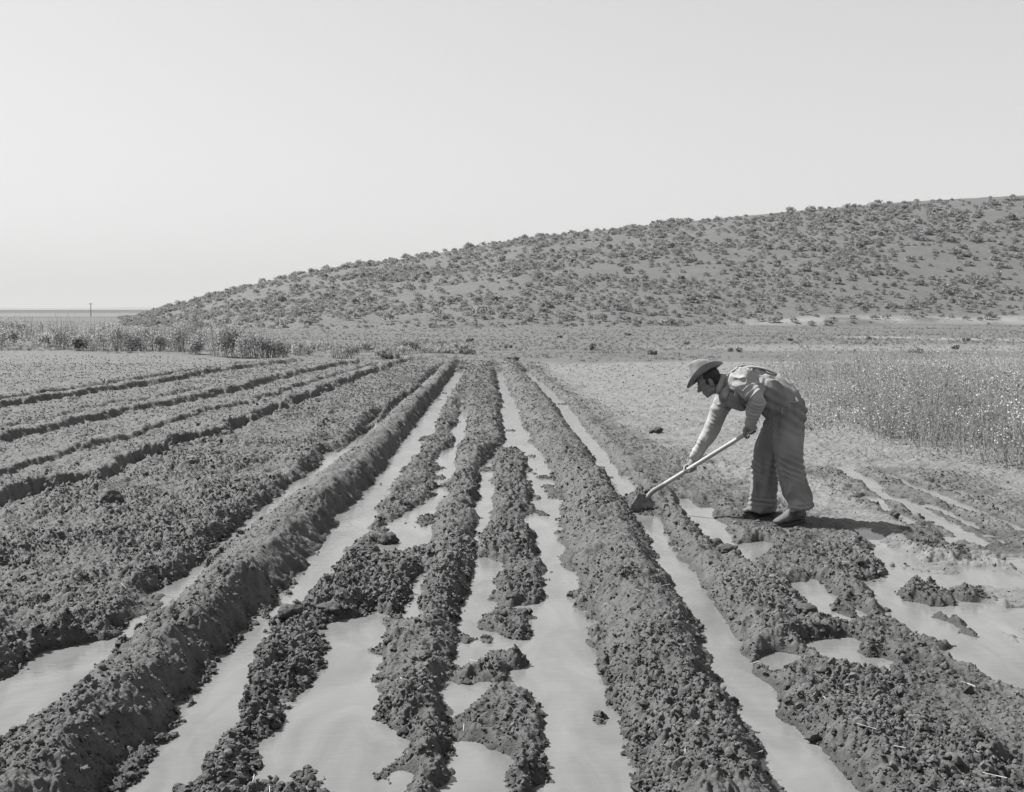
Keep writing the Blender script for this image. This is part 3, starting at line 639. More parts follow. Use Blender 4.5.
c = tf + rng.normal(size=(mf, 3)) * np.array([.035, .035, .05]) - np.array([0, 0, .02]); u = rand_dirs(mf); vv_ = np.cross(u, rand_dirs(mf)); vv_ /= np.linalg.norm(vv_, axis=1)[:, None]; l = rng.uniform(.007, .014, mf)[:, None]
fv, ffc = quads(c, u * l, vv_ * l)
WEED = leaf_material('weed_leaves', .22, .36, .45); FLOW = leaf_material('weed_flowers', .5, .75, .2); WSTEM = noise_mat('weed_stems', .22, .32, 10)
v, f = join([(sv_, sf_), (lv, lf), (fv, ffc)]); wm = mesh('weeds', v, f, WSTEM, False); wm.materials.append(WEED); wm.materials.append(FLOW)
wm.polygons.foreach_set('material_index', np.concatenate([np.zeros(len(sf_)), np.ones(len(lf)), np.full(len(ffc), 2)]).astype(np.int32))
tag(obj('weeds', wm), 'tangle of thin pale flowering weeds along the right side of the field', 'weeds', kind='stuff')
# taller single weeds at its front edge
def weed_kind(seed):
    global rng
    rng = np.random.default_rng(seed); ns = 7; b = np.zeros((ns, 3)); b[:, :2] = rng.normal(size=(ns, 2)) * .03
    t = b + np.stack([rng.normal(size=ns) * .17, rng.normal(size=ns) * .17, rng.uniform(.5, 1, ns)], 1)
    st = stems(b, t, np.full((ns, 1), .005)); m = 150; w_ = rng.integers(0, ns, m); a = rng.uniform(.05, .95, m)[:, None]
    c = b[w_] + (t[w_] - b[w_]) * a + rng.normal(size=(m, 3)) * .04; u = rand_dirs(m); v = np.cross(u, rand_dirs(m)); l = rng.uniform(.015, .04, m)[:, None]
    lf_ = quads(c, u * l, v * l * .5); c = np.repeat(t, 9, 0) + rng.normal(size=(ns * 9, 3)) * np.array([.035, .035, .06]); u = rand_dirs(len(c)); v = np.cross(u, rand_dirs(len(c))); l = rng.uniform(.009, .016, len(c))[:, None]
    fl_ = quads(c, u * l, v * l); me = mesh('flowering_weed', *join([st, lf_, fl_]), WSTEM, False); me.materials.append(WEED); me.materials.append(FLOW)
    me.polygons.foreach_set('material_index', np.concatenate([np.zeros(len(st[1])), np.ones(len(lf_[1])), np.full(len(fl_[1]), 2)]).astype(np.int32)); return me
kinds = [weed_kind(500 + i) for i in range(5)]; rng = np.random.default_rng(88)
for i in range(24):
    a, b_ = rng.uniform(860, 1014), rng.uniform(412, 452)
    b_ = min(b_, 436 + (a - 850) * .11); p = P(a, b_); r = obj('flowering_weed', kinds[i % 5], loc=(p[0], p[1], .02), rz=rng.uniform(0, 6.28)); s_ = rng.uniform(.55, .85); r.scale = (s_,) * 3
    tag(r, 'tall leafy weed with pale flower heads at the front of the weed patch', 'weed', 'tall flowering weeds at the front of the weed patch')
# utility pole far off on the left
pp = P(91, 316.3); hp = 13.4 * pp[1] / F
r = obj('utility_pole', None, loc=(pp[0], pp[1], 0)); tag(r, 'lone thin utility pole far off on the plain at the left', 'utility pole')
def cyl(pts, rad, n=10):
    v = []
    for p, q in zip(pts, rad):
        for k in range(n): v.append((p[0] + q * math.cos(6.2832 * k / n), p[1] + q * math.sin(6.2832 * k / n), p[2]))
    f = [[i * n + k, i * n + (k + 1) % n, (i + 1) * n + (k + 1) % n, (i + 1) * n + k] for i in range(len(pts) - 1) for k in range(n)]
    return v, f
DARKW = noise_mat('weathered_wood', .05, .09, 3)
obj('post', mesh('post', *cyl([(0, 0, -.3), (0, 0, hp), (0, 0, hp + .01)], [.17, .12, .001]), DARKW), r)
cv = [(x, y, z) for x in (-.9, .9) for y in (-.21, -.13) for z in (hp - .55, hp - .4)]
obj('crossarm', mesh('crossarm', cv, [[0, 1, 3, 2], [4, 6, 7, 5], [0, 4, 5, 1], [2, 3, 7, 6], [0, 2, 6, 4], [1, 5, 7, 3]], DARKW, False), r)
# ------------------------------------------------------------------ the man
BASE = np.array([2.2, 9.2, 0.0])
def nrm(v): v = np.asarray(v, float); return v / np.linalg.norm(v)
def catmull(A, m=6):
    A = np.asarray(A, float); out = []
    for i in range(len(A) - 1):
        p0 = A[max(i - 1, 0)]; p1 = A[i]; p2 = A[i + 1]; p3 = A[min(i + 2, len(A) - 1)]
        for k in range(m):
            t = k / m; out.append(.5 * ((2 * p1) + (p2 - p0) * t + (2 * p0 - 5 * p1 + 4 * p2 - p3) * t * t + (3 * p1 - p0 - 3 * p2 + p3) * t ** 3))
    out.append(A[-1]); return np.array(out)
def tube(pts, ra, rb=None, side=(0, 1, 0), m=6, n=20, cap=True, sq=2.0):
    pts = np.asarray(pts, float); ra = np.asarray(ra, float) * np.ones(len(pts)); rb = ra if rb is None else np.asarray(rb, float) * np.ones(len(pts))
    A = catmull(np.column_stack([pts, ra, rb]), m); p, a, b = A[:, :3], A[:, 3], A[:, 4]
    T = np.gradient(p, axis=0); T /= np.linalg.norm(T, axis=1)[:, None]
    if cap:
        def ends(i, sgn):
            q = []
            for e in (.35, .65, .87, .985): q.append((p[i] + sgn * T[i] * e * min(a[i], b[i]) * .8, a[i] * math.sqrt(1 - e * e), b[i] * math.sqrt(1 - e * e), T[i]))
            return q
        s_ = ends(0, -1)[::-1]; e_ = ends(-1, 1)
        p = np.vstack([[q[0] for q in s_], p, [q[0] for q in e_]]); a = np.concatenate([[q[1] for q in s_], a, [q[1] for q in e_]])
        b = np.concatenate([[q[2] for q in s_], b, [q[2] for q in e_]]); T = np.vstack([[q[3] for q in s_], T, [q[3] for q in e_]])
    S = np.asarray(side, float)[None] - T * (T @ np.asarray(side, float))[:, None]; S /= np.linalg.norm(S, axis=1)[:, None]
    U = np.cross(S, T); th = np.arange(n) * 2 * math.pi / n
    cs, sn = np.cos(th), np.sin(th); cs = np.sign(cs) * np.abs(cs) ** (2 / sq); sn = np.sign(sn) * np.abs(sn) ** (2 / sq)
    v = (p[:, None] + U[:, None] * (a[:, None] * cs)[:, :, None] + S[:, None] * (b[:, None] * sn)[:, :, None]).reshape(-1, 3)
    R = len(p); f = []
    for i in range(R - 1):
        for k in range(n): f.append([i * n + k, i * n + (k + 1) % n, (i + 1) * n + (k + 1) % n, (i + 1) * n + k])
    v = np.vstack([v, p[:1], p[-1:]]); c0, c1 = R * n, R * n + 1
    tri = [[c0, (k + 1) % n, k] for k in range(n)] + [[c1, (R - 1) * n + k, (R - 1) * n + (k + 1) % n] for k in range(n)]
    return v, f, tri
def ball(c, r, ax=None):
    V, T_ = ico(3); R = np.eye(3) if ax is None else np.array([nrm(q) for q in ax])
    return np.asarray(c) + (V * np.asarray(r)) @ R, [], T_.tolist()
def fuse(name, prims, voxel, m, smooth=3, disp=None, parent=None):
    V, Q, T_, b = [], [], [], 0
    for v, q, t in prims:
        V.append(np.asarray(v)); Q += [[i + b for i in k] for k in q]; T_ += [[i + b for i in k] for k in t]; b += len(v)
    me = mesh(name, np.concatenate(V) - BASE, [Q, T_] if Q else [T_]); o = bpy.data.objects.new(name + '_source', me); COL.objects.link(o)
    bm = bmesh.new(); bm.from_mesh(me); bmesh.ops.recalc_face_normals(bm, faces=bm.faces); bm.to_mesh(me); bm.free()
    r = o.modifiers.new('r', 'REMESH'); r.mode = 'VOXEL'; r.voxel_size = voxel; r.use_smooth_shade = True
    if smooth:
        s = o.modifiers.new('s', 'SMOOTH'); s.iterations = smooth; s.factor = .5
    dg = bpy.context.evaluated_depsgraph_get(); out = bpy.data.meshes.new_from_object(o.evaluated_get(dg)); out.name = name
    bpy.data.objects.remove(o)
    if disp:
        n = len(out.vertices); co = np.empty(n * 3, np.float32); out.vertices.foreach_get('co', co); co = co.reshape(-1, 3).astype(float)
        nn = np.empty(n * 3, np.float32); out.vertices.foreach_get('normal', nn); nn = nn.reshape(-1, 3)
        w_ = co + BASE; w_ = disp(w_, nn); out.vertices.foreach_set('co', (w_ - BASE).astype(np.float32).ravel()); out.update()
    out.polygons.foreach_set('use_smooth', np.ones(len(out.polygons), bool)); out.materials.clear(); out.materials.append(m)
    return obj(name, out, parent)
SKIN = noise_mat('skin', .20, .26, 30, .55, .15, 120); SHIRT = noise_mat('faded_work_shirt', .32, .42, 9, .9, .25, 260, .15, crease=(7, (1, 1, 1.4), .8))
DENIM = noise_mat('worn_denim', .18, .31, 4.5, .9, .3, 300, .15, 6, crease=(6, (1.3, 1.3, .6), .8)); FELT = noise_mat('felt_hat', .21, .32, 12, .95, .25, 160, .1)
LEATHER = noise_mat('dusty_leather', .08, .19, 14, .8, .3, 90); BAND = noise_mat('hat_band', .10, .13, 20); HAIR = noise_mat('dark_hair', .02, .04, 60, .6, .4, 200)
SOLE = noise_mat('boot_sole', .05, .09, 20); BRASS = noise_mat('button', .3, .4, 10, .4); STITCH = noise_mat('worn_edge', .36, .46, 40, .9)
def pl(A): return [at(a, b, c) for a, b, c in A]
# torso: centre line from crotch to neck (picture x, y, depth), half thickness, half width
TOR = np.array([(785, 424, 9.20), (786, 411, 9.20), (776, 398, 9.20), (760, 390, 9.20), (745, 388, 9.21), (733, 388, 9.22), (722, 386, 9.22)])
TP = np.array(pl(TOR)); TA = np.array([.125, .140, .128, .140, .158, .128, .062]); TB = np.array([.165, .175, .16, .175, .19, .19, .07])
SIDE = nrm([-.22, .975, 0])
def torso(s, ang, off=0.0):           # surface point; ang 0 = back, 90 = the man's left
    k = s * (len(TP) - 1); i = int(min(k, len(TP) - 2)); t = k - i
    A = catmull(np.column_stack([TP, TA, TB]), 20); j = min(int(s * (len(A) - 1)), len(A) - 2)
    p = A[j, :3]; T = nrm(A[j + 1, :3] - A[j, :3]); S = nrm(SIDE - T * (SIDE @ T)); U = np.cross(S, T)
    if U[2] < 0: U = -U
    a = math.radians(ang); return p + U * (A[j, 3] + off) * math.cos(a) - S * (A[j, 4] + off) * math.sin(a)
S1, E1, W1 = pl([(741, 381, 9.05), (756.5, 398, 8.93), (751, 424, 9.08)])
S2, E2, W2 = pl([(728, 392, 9.37), (711, 431, 9.46), (695, 457, 9.49)])
HA, HB = at(753, 429.5, 9.14), at(651, 492.5, 9.70)          # shovel handle ends
hd = nrm(HB - HA)
def on_handle(px):
    L = [HA + hd * t for t in np.linspace(0, 1.3, 400)]; return min(L, key=lambda q: abs(pix(*q)[0] - px))
G1, G2 = on_handle(750.5), on_handle(691.5)
def hand(c, wrist, flip):
    """palm against the shaft, four unequal fingers curled round it, thumb from the side of the palm"""
    w_ = wrist - c; w_ = nrm(w_ - hd * (w_ @ hd)); n_ = np.cross(hd, w_) * flip; out = []
    pc = c + w_ * .038; out.append(ball(pc + n_ * .006, (.043, .034, .019), (hd, w_, n_)))
    out.append(tube([wrist, wrist * .45 + pc * .55, pc], [.027, .03, .03], [.023, .02, .017], side=n_))
    for k, (o, L, r) in enumerate(((-.029, 235, .0088), (-.0097, 255, .0093), (.0097, 245, .009), (.0285, 205, .008))):
        pts = []
        for a in np.linspace(38, 38 + L * .78, 6):
            t = math.radians(a); pts.append(c + hd * (o * .95 + .004 * math.sin(t)) + (w_ * math.cos(t) + n_ * math.sin(t)) * (.0295 if a < 150 else .0275))
        pts.insert(0, pc + hd * o + n_ * .012); out.append(tube(pts, [r * 1.08, r * 1.05, r, r * .98, r * .95, r * .9, r * .82], side=hd, n=12))
        out.append(ball(pts[1] + n_ * .003, (.0105,) * 3))
    th = [pc + hd * .03 - n_ * .006, pc + hd * .05 - n_ * .02 - w_ * .012, c + hd * .056 - n_ * .03 - w_ * .004, c + hd * .05 - n_ * .026 - w_ * .022, c + hd * .042 - n_ * .012 - w_ * .031]
    out.append(tube(th, [.014, .013, .0115, .0105, .0085], n=12)); return out
# head
HC = at(708.5, 381, 9.22); fw = nrm(np.array([-.80, .10, -.52])); lf = nrm(np.cross([0, 0, 1], fw)); up = nrm(np.cross(fw, lf)); lf = np.cross(up, fw)
def hp_(f, l, u): return HC + fw * f + lf * l + up * u
AX = (fw, lf, up)
head = [ball(hp_(-.012, 0, .028), (.098, .076, .093), AX), ball(hp_(.028, 0, -.04), (.062, .06, .075), AX), ball(hp_(.055, 0, -.088), (.032, .034, .028), AX), ball(hp_(.072, 0, -.1), (.017, .02, .016), AX),
        ball(hp_(.07, 0, .018), (.024, .05, .012), AX), tube([hp_(.082, 0, .012), hp_(.1, 0, -.012), hp_(.112, 0, -.03)], [.009, .012, .0145]), ball(hp_(.1, .011, -.036), (.011, .008, .008), AX), ball(hp_(.1, -.011, -.036), (.011, .008, .008), AX),
        ball(hp_(.084, 0, -.06), (.014, .024, .0075), AX), ball(hp_(.081, 0, -.074), (.014, .022, .0075), AX)]
for s in (1, -1):
    head += [ball(hp_(.074, .031 * s, -.004), (.012, .013, .012), AX), ball(hp_(.06, .042 * s, -.03), (.024, .022, .02), AX), ball(hp_(.014, .055 * s, -.07), (.035, .014, .022), AX),
             ball(hp_(-.012, .08 * s, -.012), (.019, .008, .032), AX), ball(hp_(-.004, .078 * s, -.04), (.01, .008, .012), AX)]
neck = tube([TP[-1] + np.array([.05, 0, -.01]), at(717, 383, 9.22), hp_(-.03, 0, -.03)], [.075, .062, .058], [.075, .06, .056])
HIP1, KN1, AN1 = pl([(787, 420, 9.10), (791, 466, 9.05), (799, 515, 9.02)]); HIP2, KN2, AN2 = pl([(780, 420, 9.29), (766, 467, 9.36), (765, 512, 9.42)])
TOE1, HEEL1 = P(774, 530.5), P(803, 524.5); TOE2, HEEL2 = P(742.5, 519), P(774, 517)
gz = .033
for q in (TOE1, HEEL1, TOE2, HEEL2): q[2] = gz
def limb(a, b, c, r): return tube([a, (a + b) / 2, b, (b + c) / 2, c], r)
body = head + [neck, tube(TP, TA - .035, TB - .035, side=SIDE)] + [limb(S1, E1, W1, [.05, .047, .038, .036, .027]), limb(S2, E2, W2, [.05, .047, .038, .036, .027])]
body += hand(G1, W1, 1) + hand(G2, W2, 1)
for a, b, c, t, h_ in ((HIP1, KN1, AN1, TOE1, HEEL1), (HIP2, KN2, AN2, TOE2, HEEL2)):
    ank = h_ * .78 + t * .22 + np.array([0, 0, .10]); body += [tube([a, (a + b) / 2, b, (b + c) / 2, (c + ank) / 2, ank], [.08, .072, .055, .052, .04, .036]), tube([h_ * .9 + t * .1 + [0, 0, .04], ank * .4 + (h_ + t) * .3 + [0, 0, .02], t * .85 + h_ * .15 + [0, 0, .03]], [.03, .034, .024])]
man = fuse('person', body, .0042, SKIN, 2); man.location = BASE
tag(man, 'man in a brimmed hat and overalls bending over to shovel mud in the furrow', 'person')
# --- shirt
def along(w_, pts):                    # distance along and from a bent limb
    best = np.full(len(w_), 1e9); s = np.zeros(len(w_)); acc = 0
    for a, b in zip(pts[:-1], pts[1:]):
        e = b - a; L = np.linalg.norm(e); t = np.clip(((w_ - a) @ e) / (L * L), 0, 1); d = np.linalg.norm(w_ - a - t[:, None] * e, axis=1)
        k = d < best; best = np.where(k, d, best); s = np.where(k, acc + t * L, s); acc += L
    return s, best
def shirt_disp(w_, nn):
    o = np.zeros(len(w_))
    for pts, c in (((S1, E1, W1), 1), ((S2, E2, W2), 2)):
        s, d = along(w_, pts); L1 = np.linalg.norm(pts[1] - pts[0]); m_ = (d < .12) * ss(.08, .16, s)
        ph = s * 2 * math.pi / .036 + 3.2 * vn3(w_ * 9, 3 + c) + (w_ @ np.array([7, 9, 3.]))
        near = np.exp(-((s - L1) / .11) ** 2) + .35
        o += m_ * near * .0095 * (1 - 1.6 * np.abs(np.sin(ph * .5)) ** .7) * (ss(.2, .55, vn3(w_ * 11 + 40, 17)) * 1.3 if c == 1 else ss(.35, .75, vn3(w_ * 11 + 40, 17)) * .7) + m_ * .020 * (np.abs(vn3(w_ * np.array([13, 13, 9.]), 18) - .5) * -2 + .5)
    bodyw = 1 - np.clip(sum((along(w_, q)[1] < .09) * (along(w_, q)[0] > .12) for q in ((S1, E1, W1), (S2, E2, W2))), 0, 1)
    o += bodyw * (.022 * (np.abs(vn3(w_ * np.array([15, 8, 20.]) + 3, 12) - .5) * -2 + .5) + .012 * (vn3(w_ * 26, 13) - .5))
    return w_ + nn * o[:, None]
bag = tube([torso(.50, 0, -.05), torso(.60, 0, -.045)], [.07, .075], [.11, .13], side=SIDE)
shp = [tube(TP[2:], TA[2:] + .012, TB[2:] + .014, side=SIDE), bag,
       tube([S1 + (TP[4] - S1) * .45, S1, (S1 + E1) / 2, E1, (E1 + W1) / 2, W1 + (W1 - E1) * .02], [.125, .108, .084, .062, .056, .044], [.13, .105, .08, .062, .056, .044]),
       tube([S2 + (TP[4] - S2) * .45, S2, (S2 + E2) / 2, E2, (E2 + W2) / 2, W2], [.10, .09, .075, .06, .050, .042], [.09, .082, .072, .06, .05, .042])]
shirt = fuse('shirt', shp, .0062, SHIRT, 3, shirt_disp, man)
def ring_strip(fn, n, wfn, th, name, m, parent):     # flat strip following a path: fn(t) -> point, wfn(t) -> (half width vector, normal)
    v = []
    for i in range(n):
        p = fn(i / (n - 1)); hw, nr = wfn(i / (n - 1)); v += [p - hw - BASE, p + hw - BASE, p + hw + nr * th - BASE, p - hw + nr * th - BASE]
    f = [[i * 4 + k, i * 4 + (k + 1) % 4, i * 4 + 4 + (k + 1) % 4, i * 4 + 4 + k] for i in range(n - 1) for k in range(4)] + [[0, 1, 2, 3], [n * 4 - 1, n * 4 - 2, n * 4 - 3, n * 4 - 4]]
    return obj(name, mesh(name, v, f, m), parent)
# collar: standing fold round the neck
nA = nrm(hp_(-.03, 0, -.03) - TP[-1]); nS = nrm(SIDE - nA * (SIDE @ nA)); nU = np.cross(nS, nA); cc_ = at(719.5, 384, 9.22)
cv_, cf_ = [], []
for i in range(33):
    a = math.radians(-160 + 320 * i / 32); d = (nU * math.cos(a) * (1 if nU[2] > 0 else -1) + nS * math.sin(a))
    for rr, z in ((.072, .03), (.078, .034), (.095, -.012), (.086, -.014)): cv_.append(cc_ + d * rr + nA * z - BASE)
for i in range(32):
    for k in range(4): cf_.append([i * 4 + k, i * 4 + (k + 1) % 4, i * 4 + 4 + (k + 1) % 4, i * 4 + 4 + k])
obj('collar', mesh('collar', cv_, cf_, SHIRT), shirt)
# --- overalls
def pant_disp(w_, nn):
    o = .034 * (np.abs(vn3(w_ * np.array([10, 10, 3.4]) + 4 * vn3(w_ * 3, 29)[:, None], 21) - .5) * -2 + .5) + .009 * (vn3(w_ * np.array([20, 20, 7]), 22) - .5)
    z = w_[:, 2]
    for K, H in ((KN1, HIP1), (KN2, HIP2)):
        near = np.exp(-((z - K[2]) / .10) ** 2) * (np.linalg.norm(w_[:, :2] - K[:2], axis=1) < .2)
        o += near * .007 * np.sin((z + .5 * (w_[:, 0] - K[0])) * 2 * math.pi / .05 + 4 * vn3(w_ * 8, 23))
    hem = np.exp(-((z - .16) / .045) ** 2); o += hem * .006 * np.sin(z * 150 + 4 * vn3(w_ * 7, 24))
    hip = ss(.72, .8, z); o += hip * .008 * np.sin((w_[:, 0] * .6 + z) * 2 * math.pi / .075 + 5 * vn3(w_ * 5, 25)) * vn3(w_ * 4, 26)
    return w_ + nn * o[:, None]
CU1, CU2 = at(801, 508, 9.02), at(762.5, 510, 9.41)
seat = tube(TP[:3], TA[:3] + [-.005, -.003, .012], TB[:3] + [.02, .022, .02], side=SIDE)
A_ = catmull(np.column_stack([TP, TA, TB]), 20); j_ = [int(q * (len(A_) - 1)) for q in (.12, .22, .32, .40, .47)]
waist = tube([A_[j, :3] for j in j_], [A_[j, 3] + q for j, q in zip(j_, (.0, .026, .036, .036, .032))], [A_[j, 4] + q for j, q in zip(j_, (.015, .03, .036, .04, .036))], side=SIDE)
leg1 = tube(pl([(788, 412, 9.13), (788.5, 430, 9.10), (788, 448, 9.07), (790, 468, 9.05), (796, 490, 9.03)]) + [CU1], [.105, .115, .110, .100, .096, .106], [.12, .125, .12, .11, .105, .105], cap=False)
leg2 = tube(pl([(783, 412, 9.28), (778, 430, 9.30), (769, 448, 9.34), (764.5, 468, 9.37), (763.5, 490, 9.40)]) + [CU2], [.105, .115, .105, .098, .104, .118], [.12, .12, .115, .11, .105, .105], cap=False)
ov = fuse('overalls', [seat, waist, leg1, leg2], .0065, DENIM, 3, pant_disp, man)
# bib back, straps, pockets
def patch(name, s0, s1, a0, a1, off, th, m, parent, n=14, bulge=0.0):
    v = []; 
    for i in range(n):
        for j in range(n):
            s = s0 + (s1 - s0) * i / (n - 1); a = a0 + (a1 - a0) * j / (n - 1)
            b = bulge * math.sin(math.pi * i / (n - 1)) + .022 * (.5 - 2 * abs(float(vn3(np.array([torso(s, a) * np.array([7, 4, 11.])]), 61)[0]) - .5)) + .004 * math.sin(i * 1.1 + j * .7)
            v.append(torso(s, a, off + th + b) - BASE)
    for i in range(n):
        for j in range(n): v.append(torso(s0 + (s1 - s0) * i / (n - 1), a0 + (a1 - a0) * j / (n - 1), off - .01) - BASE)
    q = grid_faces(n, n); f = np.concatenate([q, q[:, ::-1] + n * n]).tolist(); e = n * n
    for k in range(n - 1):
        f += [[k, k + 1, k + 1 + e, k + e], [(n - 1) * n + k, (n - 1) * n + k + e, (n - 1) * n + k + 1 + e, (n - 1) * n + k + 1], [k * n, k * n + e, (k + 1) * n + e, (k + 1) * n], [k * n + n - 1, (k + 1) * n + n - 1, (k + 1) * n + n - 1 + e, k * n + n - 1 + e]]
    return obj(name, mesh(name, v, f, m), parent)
patch('bib', .42, .93, 104, 256, .026, .006, DENIM, ov, 22, .004)  # upper bib raised to the collar: dark denim stands in for chest shade
def strap(sgn):
    K = np.array([(.42, 12 * sgn), (.54, 20 * sgn), (.63, 28 * sgn), (.72, 38 * sgn), (.80, 55 * sgn), (.835, 90 * sgn), (.80, 125 * sgn), (.70, 150 * sgn)], float); A = catmull(K, 8)
    fn = lambda t: torso(*A[min(int(t * (len(A) - 1)), len(A) - 1)], .034 + .012 * math.sin(math.pi * t))
    def wf(t):
        i = min(max(int(t * (len(A) - 1)), 1), len(A) - 2); a, b = torso(*A[i - 1], .026), torso(*A[i + 1], .026); d = nrm(b - a)
        nr = nrm(torso(*A[i], .1) - torso(*A[i], 0)); hw = np.cross(d, nr); return hw * .022, nr
    ring_strip(fn, 44, wf, .006, 'strap', DENIM, ov)
strap(1); strap(-1)
def pocket(px, py, w_, h_, name, Y):   # hip pocket flap facing the viewer
    pass
# worn light edges of the hip pocket, lying on the trouser seat
def edge_on(A, Y0, r, name):
    dg = bpy.context.evaluated_depsgraph_get(); pts = []
    e = ov.evaluated_get(dg)
    for a, b in A:
        d = ray(a, b); d = d / np.linalg.norm(d); o_ = np.array([0, 0, CH]) - BASE
        hit, loc, nn, _ = e.ray_cast(Vector(o_), Vector(d))
        if hit: pts.append(np.array(loc) + BASE + np.array(nn) * .002)
    if len(pts) > 2:
        v, q, t = tube(pts, r, r, m=3, n=8); obj(name, mesh(name, v - BASE, [q, t], STITCH), ov)
dg = bpy.context.evaluated_depsgraph_get(); dg.update()
edge_on([(785.5, 402.5), (789, 401.8), (792.5, 401.6), (796, 402.3)], 9, .0042, 'pocket_edge')
edge_on([(782.3, 407.5), (782.1, 410), (782.3, 413.5)], 9, .0048, 'pocket_edge')
# --- hat
hatc = hp_(.0, 0, .062) + np.array([0, 0, 0]); hf = nrm(np.array([-.80, .10, -.56])); hl = nrm(np.cross([0, 0, 1], hf)); hu = np.cross(hf, hl); cr_, sr_ = math.cos(.2), math.sin(.2); hl, hu = hl * cr_ + hu * sr_, hu * cr_ - hl * sr_
prof = [(.0, .05), (.088, .04), (.094, .0), (.135, -.006), (.177, -.004), (.180, .0005), (.177, .004), (.135, .003), (.101, .008), (.097, .03), (.093, .06), (.088, .09), (.080, .118), (.066, .136), (.045, .142), (.02, .138), (.0, .134)]
hv, hfa = [], []; nt_ = 56
for r_, z in prof:
    for k in range(nt_):
        t = 6.28319 * k / nt_; f_ = r_ * math.cos(t) * (1.0 if r_ > .11 else 1.06); l_ = r_ * math.sin(t) * (.94 if r_ > .11 else .86)
        zz = z
        if r_ > .105: zz += .042 * (math.sin(t) ** 2) * ((r_ - .1) / .068) ** 1.6 - .014 * max(0, math.cos(t)) * ((r_ - .1) / .068) - .0 + .004 * math.sin(3 * t + 1)
        if z > .1 and r_ < .09: zz -= .042 * math.exp(-(l_ / .026) ** 2) * (.6 + .4 * (f_ / .08)) ; zz += .016 * f_ / .08 - .006 * (f_ < -.03)
        if .03 < z < .12 and f_ > .02: l_ *= 1 - .42 * (f_ / .1) * ss(.04, .11, np.array(z)); f_ *= 1 - .08 * ss(.06, .12, np.array(z))
        hv.append(hatc + hf * f_ + hl * l_ + hu * zz - BASE)
hfa = [[i * nt_ + k, i * nt_ + (k + 1) % nt_, (i + 1) * nt_ + (k + 1) % nt_, (i + 1) * nt_ + k] for i in range(len(prof) - 1) for k in range(nt_)]
hat = obj('hat', mesh('hat', hv, hfa, FELT), man)
bvv = []
for z, off in ((.006, .0045), (.03, .004), (.03, -.002), (.006, -.002)):
    for k in range(nt_):
        t = 6.28319 * k / nt_; r_ = .101 - .004 * (z / .03) + off; bvv.append(hatc + hf * r_ * 1.06 * math.cos(t) + hl * r_ * .86 * math.sin(t) + hu * z - BASE)
obj('hat_band', mesh('hat_band', bvv, [[(i % 4) * nt_ + k, (i % 4) * nt_ + (k + 1) % nt_, ((i + 1) % 4) * nt_ + (k + 1) % nt_, ((i + 1) % 4) * nt_ + k] for i in range(4) for k in range(nt_)], BAND), hat)
fuse('hair', [ball(hp_(-.022, 0, .03), (.094, .081, .088), AX), ball(hp_(-.055, 0, -.03), (.052, .066, .045), AX), ball(hp_(.012, .074, .0), (.016, .007, .022), AX), ball(hp_(.012, -.074, .0), (.016, .007, .022), AX)], .005, HAIR, 2, lambda w_, nn: w_ + nn * (.004 * (vn3(w_ * 70, 31) - .5))[:, None], man)
# --- boots
def boot(t, h_):
    d = nrm(t - h_); s_ = np.array([-d[1], d[0], 0]); u = np.array([0, 0, 1.]); L = np.linalg.norm(t - h_); q = lambda f, z, l=0: h_ + d * f * L + u * z + s_ * l
    pr = [tube([q(.02, .055), q(.25, .06), q(.5, .055), q(.75, .045), q(.93, .035)], [.042, .046, .042, .030, .020], [.034, .037, .038, .044, .032], side=s_),
          tube([q(.16, .06), q(.17, .10), q(.19, .15), q(.20, .175)], [.058, .056, .052, .054], [.045, .045, .046, .048], side=s_), tube([q(.3, .10), q(.5, .075), q(.62, .06)], [.035, .034, .03], [.034, .036, .036], side=s_)]
    def fl(w_, nn):
        w_ = w_ + nn * (.003 * np.sin(((w_ - h_) @ d) * 260 + 3 * vn3(w_ * 20, 41)) * ss(.35, .5, (w_ - h_) @ d / L) * (1 - ss(.65, .75, (w_ - h_) @ d / L)))[:, None]; w_[:, 2] = np.maximum(w_[:, 2], h_[2] + .012); return w_
    b = fuse('boot', pr, .005, LEATHER, 3, fl, man); v, n = [], 36
    for z in (-.012, .014):
        for k in range(n):
            a = 6.28319 * k / n; f_ = .5 + .53 * math.cos(a); wd = .040 + .011 * math.sin(math.pi * min(max(f_ - .25, 0) / .75, 1)) - .008 * (1 if .25 < f_ < .5 else 0); v.append(q(f_, z, wd * (abs(math.sin(a)) ** .7) * (1 if math.sin(a) > 0 else -1)) - BASE)
    obj('sole', mesh('sole', v, [[list(range(n))[::-1]], [[n + k for k in range(n)]], [[k, (k + 1) % n, n + (k + 1) % n, n + k] for k in range(n)]], SOLE, False), b)
boot(TOE1, HEEL1); boot(TOE2, HEEL2)
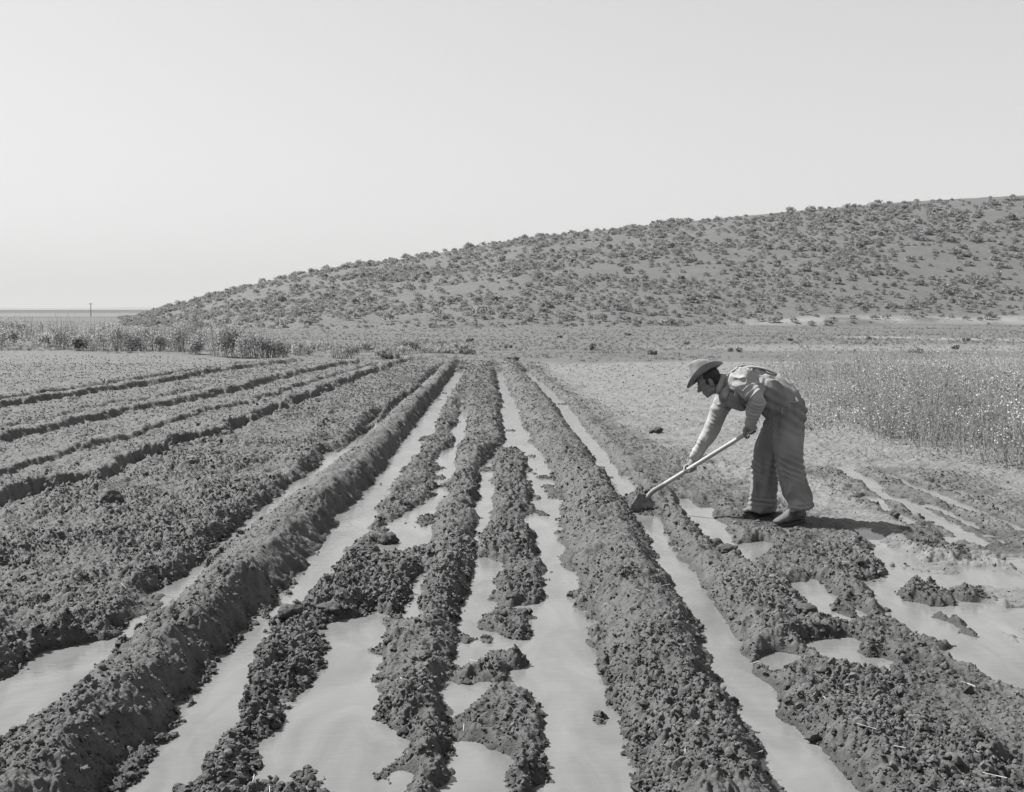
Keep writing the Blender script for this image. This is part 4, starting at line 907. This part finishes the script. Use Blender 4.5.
# ------------------------------------------------------------------ shovel
sr = obj('shovel', None, loc=HB); tag(sr, 'long handled shovel with its round blade pushed into the muddy furrow', 'shovel')
ASH = noise_mat('worn_ash_wood', .34, .46, 5, .6, .1, 60, .3, 4, (1, 1, 1)); STEEL = noise_mat('muddy_steel', .16, .28, 14, .6, .3, 60, .4)
off0 = HA - hd * .03
v, q, t = tube([off0, HA + hd * .25, HA + hd * .6, HB - hd * .1, HB], [.0165, .0185, .019, .0195, .018], m=4, n=14); obj('handle', mesh('handle', v - HB, [q, t], ASH), sr)
tip = at(634.5, 515.5, 9.72); bd = nrm(tip - HB); L = np.linalg.norm(tip - HB); nb_ = nrm(np.array([.35, -.85, .35]) - bd * (np.array([.35, -.85, .35]) @ bd)); bs = np.cross(bd, nb_)
bv, n1, n2 = [], 15, 13
for sgn in (1, -1):
    for i in range(n1):
        t = i / (n1 - 1); wd = .082 * (min(1, t / .16) ** .5 * .75 + .25) if t < .55 else .082 * math.sqrt(max(0, 1 - ((t - .55) / .45) ** 2.4)); wd = max(wd, .006)
        for j in range(n2):
            x = (j / (n2 - 1) * 2 - 1); dish = .022 * (1 - x * x) * (1 - .4 * t) - .02 * math.sin(math.pi * t)
            bv.append(bd * (.04 + t * (L - .03)) + bs * x * wd - nb_ * dish * 1.0 + nb_ * (.0018 * sgn))
qf = grid_faces(n1, n2); bf = np.concatenate([qf, qf[:, ::-1] + n1 * n2]).tolist(); e = n1 * n2
bl = obj('blade', mesh('blade', bv, bf, STEEL), sr)
v, q, t = tube([HB - hd * .16, HB - hd * .02, HB + bd * .06, HB + bd * .12 + nb_ * -.012], [.0205, .022, .022, .008], m=4, n=14); obj('socket', mesh('socket', v - HB, [q, t], STEEL), sr)
# ------------------------------------------------------------------ the air
hm = bpy.data.materials.new('hazy_air'); hm.use_nodes = True; hn = hm.node_tree; hn.nodes.remove(hn.nodes['Principled BSDF'])
pv = hn.nodes.new('ShaderNodeVolumePrincipled'); pv.inputs['Color'].default_value = (.66, .66, .66, 1); pv.inputs['Density'].default_value = HAZE; pv.inputs['Anisotropy'].default_value = 0
hn.links.new(pv.outputs[0], hn.nodes['Material Output'].inputs['Volume'])
X0, X1, Y0, Y1, Z0, Z1 = -42000, 42000, -300, 42000, -2, 420
hv8 = [(x, y, z) for x in (X0, X1) for y in (Y0, Y1) for z in (Z0, Z1)]
hz = obj('haze', mesh('haze', hv8, [[0, 1, 3, 2], [4, 6, 7, 5], [0, 4, 5, 1], [2, 3, 7, 6], [0, 2, 6, 4], [1, 5, 7, 3]], hm, False))
tag(hz, 'thin pale haze in the air over the whole valley', 'haze', kind='stuff')
